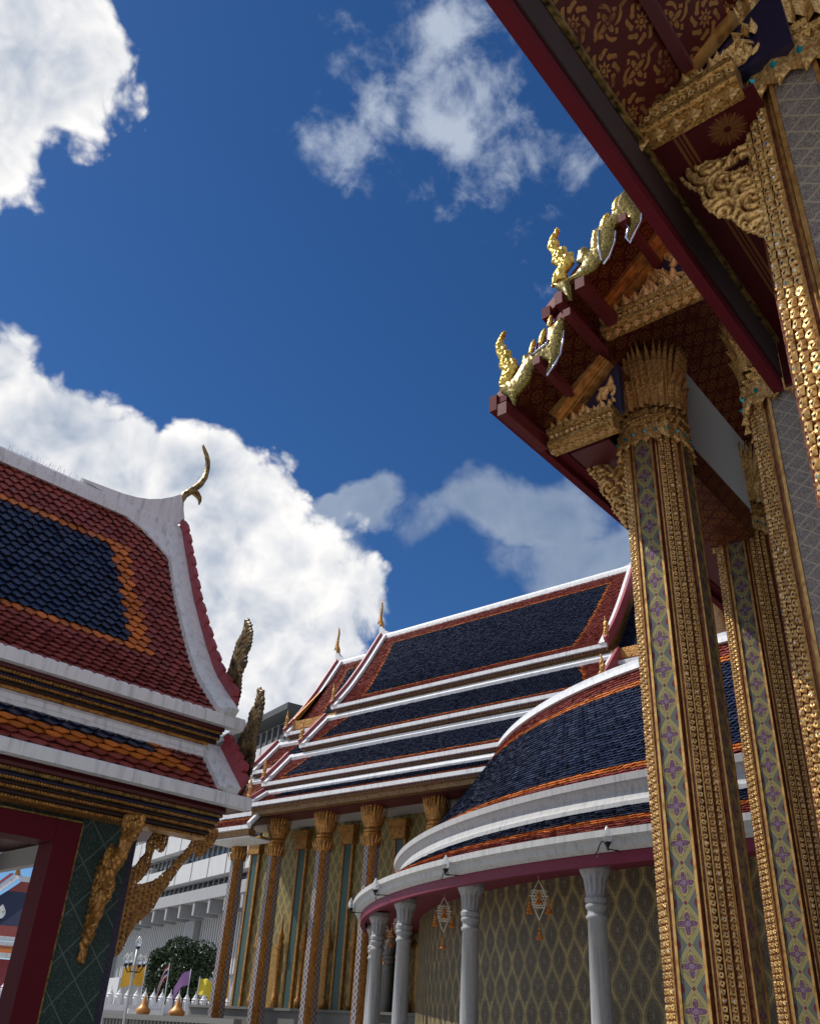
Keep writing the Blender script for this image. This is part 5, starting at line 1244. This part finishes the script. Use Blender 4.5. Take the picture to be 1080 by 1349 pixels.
# lamp posts
def lamp(az, d, H, lab):
    p = polar(az, d); t = thing('lamp_post', lab, 'lamp post', tuple(p)); c = (p[0], p[1], 0)
    m_ = MB(); m_.lathe([(.16, .004), (.16, .3), (.09, .45), (.06, .6), (.05, H - 1.5), (.09, H - 1.45), (.06, H - 1.3), (.05, H - .42)], c, 10); m_.build('pole', 'steel', t, smooth=True)
    for k in range(5):
        a = k * math.pi / 2 + .5; o = np.array((p[0], p[1], H - .40)) if k == 4 else np.array((p[0] + .38 * math.cos(a), p[1] + .38 * math.sin(a), H - 1.0))
        m_ = MB()
        if k < 4: m_.tube([(p[0], p[1], H - 1.25), (p[0] + .25 * math.cos(a), p[1] + .25 * math.sin(a), H - 1.28), tuple(o - ez3(.08))], .022, 6)
        m_.lathe([(.03, -.1), (.09, -.02), (.07, .01)], tuple(o), 8); ar = m_.build('arm', 'iron', t)
        m_ = MB(); m_.lathe([(.05, .012), (.12, .09), (.135, .18), (.10, .28), (.04, .35), (.01, .40)], tuple(o), 10); m_.build('globe', 'globe', ar, smooth=True)
lamp(55.25, 40, 4.55, 'grey lamp post with clustered glass globes before the white boundary wall')
lamp(63.4, 30, 4.9, 'grey lamp post with glass globes seen through the pavilion doorway')
# flags
def flag(az, d, zb, zt, w, h, mats, lab, lean=0.0, droop=.5, side=1):
    p = polar(az, d); t = thing('flag', lab, 'flag', tuple(p)); e = np.array((math.sin(rad(az)), -math.cos(rad(az)), 0)) * side
    m_ = MB(); m_.tube([(p[0], p[1], .004), tuple(p + e * lean * side + ez3(zt))], .025, 6); m_.build('pole', 'white_fence', t)
    nu, nv = 12, 3 * len(mats); V = []
    for j in range(nv + 1):
        for i in range(nu + 1):
            u, v = i / nu, j / nv
            q = p + e * lean * side * .9 + e * (w * u) + np.array((math.cos(rad(az)), math.sin(rad(az)), 0)) * .12 * math.sin(u * 7 + v * 2) + ez3(zt - .05 - h * v - droop * u * u - .05 * math.sin(u * 9))
            V.append(q)
    m_ = MB()
    F = []; mm = []
    for j in range(nv):
        for i in range(nu): F.append((j * (nu + 1) + i, j * (nu + 1) + i + 1, (j + 1) * (nu + 1) + i + 1, (j + 1) * (nu + 1) + i)); mm.append(j // 3)
    m_.add(V, F, mm); m_.build('cloth', mats, t, smooth=True)
flag(54.62, 56, .1, 4.35, 1.15, .95, ['flag_yellow'], 'yellow flag on white pole beside the lamp post', 0, .15, -1)
flag(53.25, 56, .1, 4.5, .42, .62, ['flag_red', 'flag_white', 'flag_navy', 'flag_navy', 'flag_white', 'flag_red'], 'drooping red, white and navy striped flag in front of the tree', -.12, 1.1, -1)
flag(52.15, 56, .1, 4.3, .75, .7, ['flag_purple'], 'purple flag drooping on white pole in front of the tree', 0, .85, -1)
flag(51.6, 57, .1, 4.0, .8, .8, ['flag_lemon'], 'lemon yellow flag half hidden behind a gilded hall column', 0, .3, 1)
flag(49.9, 57, .1, 4.0, 1.1, .9, ['flag_yellow'], 'golden yellow flag seen between two hall columns', 0, .2, -1)
# tree
def leafy_tree(az, d, cz, rx, rz, n, lab):
    p = polar(az, d); t = thing('tree', lab, 'tree', tuple(p)); rs = np.random.RandomState(21)
    m_ = MB(); m_.tube([(p[0], p[1], .004), (p[0] + .1, p[1], cz * .5), (p[0], p[1] + .1, cz)], [.22, .16, .08], 8)
    for k in range(7):
        a = k * .9; m_.tube([(p[0], p[1], cz * .55), (p[0] + rx * .6 * math.cos(a), p[1] + rx * .6 * math.sin(a), cz + rz * .3 * math.sin(k * 2))], [.08, .03], 6)
    m_.build('trunk', 'bark', t, smooth=True)
    cl = rs.normal(size=(60, 3)); cl /= np.linalg.norm(cl, axis=1)[:, None]; cl *= (.45 + .55 * rs.rand(60, 1)); rad_c = .22 + .2 * rs.rand(60)
    m_ = MB(); k = rs.randint(0, 60, n); q = rs.normal(size=(n, 3)); q /= np.linalg.norm(q, axis=1)[:, None]
    c = cl[k] + q * rad_c[k][:, None]; c = c * np.array((rx, rx, rz)) + np.array((p[0], p[1], cz))
    a = rs.normal(size=(n, 3)); a /= np.linalg.norm(a, axis=1)[:, None]; b = np.cross(a, rs.normal(size=(n, 3))); b /= np.linalg.norm(b, axis=1)[:, None]; s_ = .08 + .07 * rs.rand(n, 1)
    V = np.stack([c - a * s_, c + b * s_ * .5, c + a * s_, c - b * s_ * .5], 1).reshape(-1, 3)
    m_.add(V, np.arange(4 * n).reshape(-1, 4)); m_.build('crown', 'leaf', t)
leafy_tree(52.75, 66, 4.45, 2.2, 1.7, 17000, 'dense dark green tree behind the flags')
# ------------------------------------------------------------------ temple hall far off, seen through the pavilion
p = polar(62.0, 66); DH = thing('temple_hall', 'distant small temple hall with navy roof and white bands seen through the doorway', 'temple hall', tuple(p), rad(62 - 90), off=(0, 0, 0))
def dslope(x0, x1, X2, y0, z0, y1, z1, n_, m_, th=.2):
    k = MB(); k.hexa([(x0, y0, z0), (X2, y0, z0), (X2, y0 + th, z0), (x0, y0 + th, z0), (x1, y1, z1), (X2, y1, z1), (X2, y1 + th, z1), (x1, y1 + th, z1)]); return k.build(n_, m_, DH)
def dbox(a, b, n_, m_): k = MB(); k.box(a, b); return k.build(n_, m_, DH)
dbox((-9, 1.5, .004), (1.1, 6, 4.6), 'wall', 'red_barge')
dslope(-4.4, -4.2, 1.2, .0, 4.9, .4, 5.3, 'roof_slope', 'orange_tile'); dslope(-3.9, -3.3, 1.2, .8, 5.85, 1.5, 6.5, 'roof_slope', 'red_tile')
dslope(-3.3, -.9, 1.2, 1.5, 6.5, 3.2, 8.7, 'roof_slope', 'blue_tile'); dslope(-.9, -.2, 1.2, 3.2, 8.7, 3.7, 9.4, 'roof_slope', 'red_tile')
for (x, y, z, h) in ((-4.6, -.15, 4.62, .26), (-4.3, .42, 5.3, .22), (-4.1, .62, 5.6, .24), (-.3, 3.7, 9.4, .35)): dbox((x, y, z), (1.3, y + .25, z + h), 'white_band', 'white')
k = MB(); k.hexa([(-4.35, .5, 5.75), (-3.95, .5, 5.75), (-3.95, .8, 5.75), (-4.35, .8, 5.75), (-.75, 3.6, 9.75), (-.25, 3.6, 9.75), (-.25, 3.9, 9.75), (-.75, 3.9, 9.75)]); k.build('rake_band', 'white', DH)
k = MB(); k.hexa([(-4.6, .5, 5.75), (-4.36, .5, 5.75), (-4.36, .8, 5.75), (-4.6, .8, 5.75), (-1.0, 3.6, 9.85), (-.76, 3.6, 9.85), (-.76, 3.9, 9.85), (-1.0, 3.9, 9.85)]); k.build('bargeboard', 'red_barge', DH)
k = MB(); k.tube([(-.5, 3.8, 9.7), (-.6, 3.8, 10.1), (-.4, 3.8, 10.5), (-.55, 3.8, 10.9)], [.2, .15, .1, .03], 8); k.build('horn_finial', 'gold_mid', DH, smooth=True)
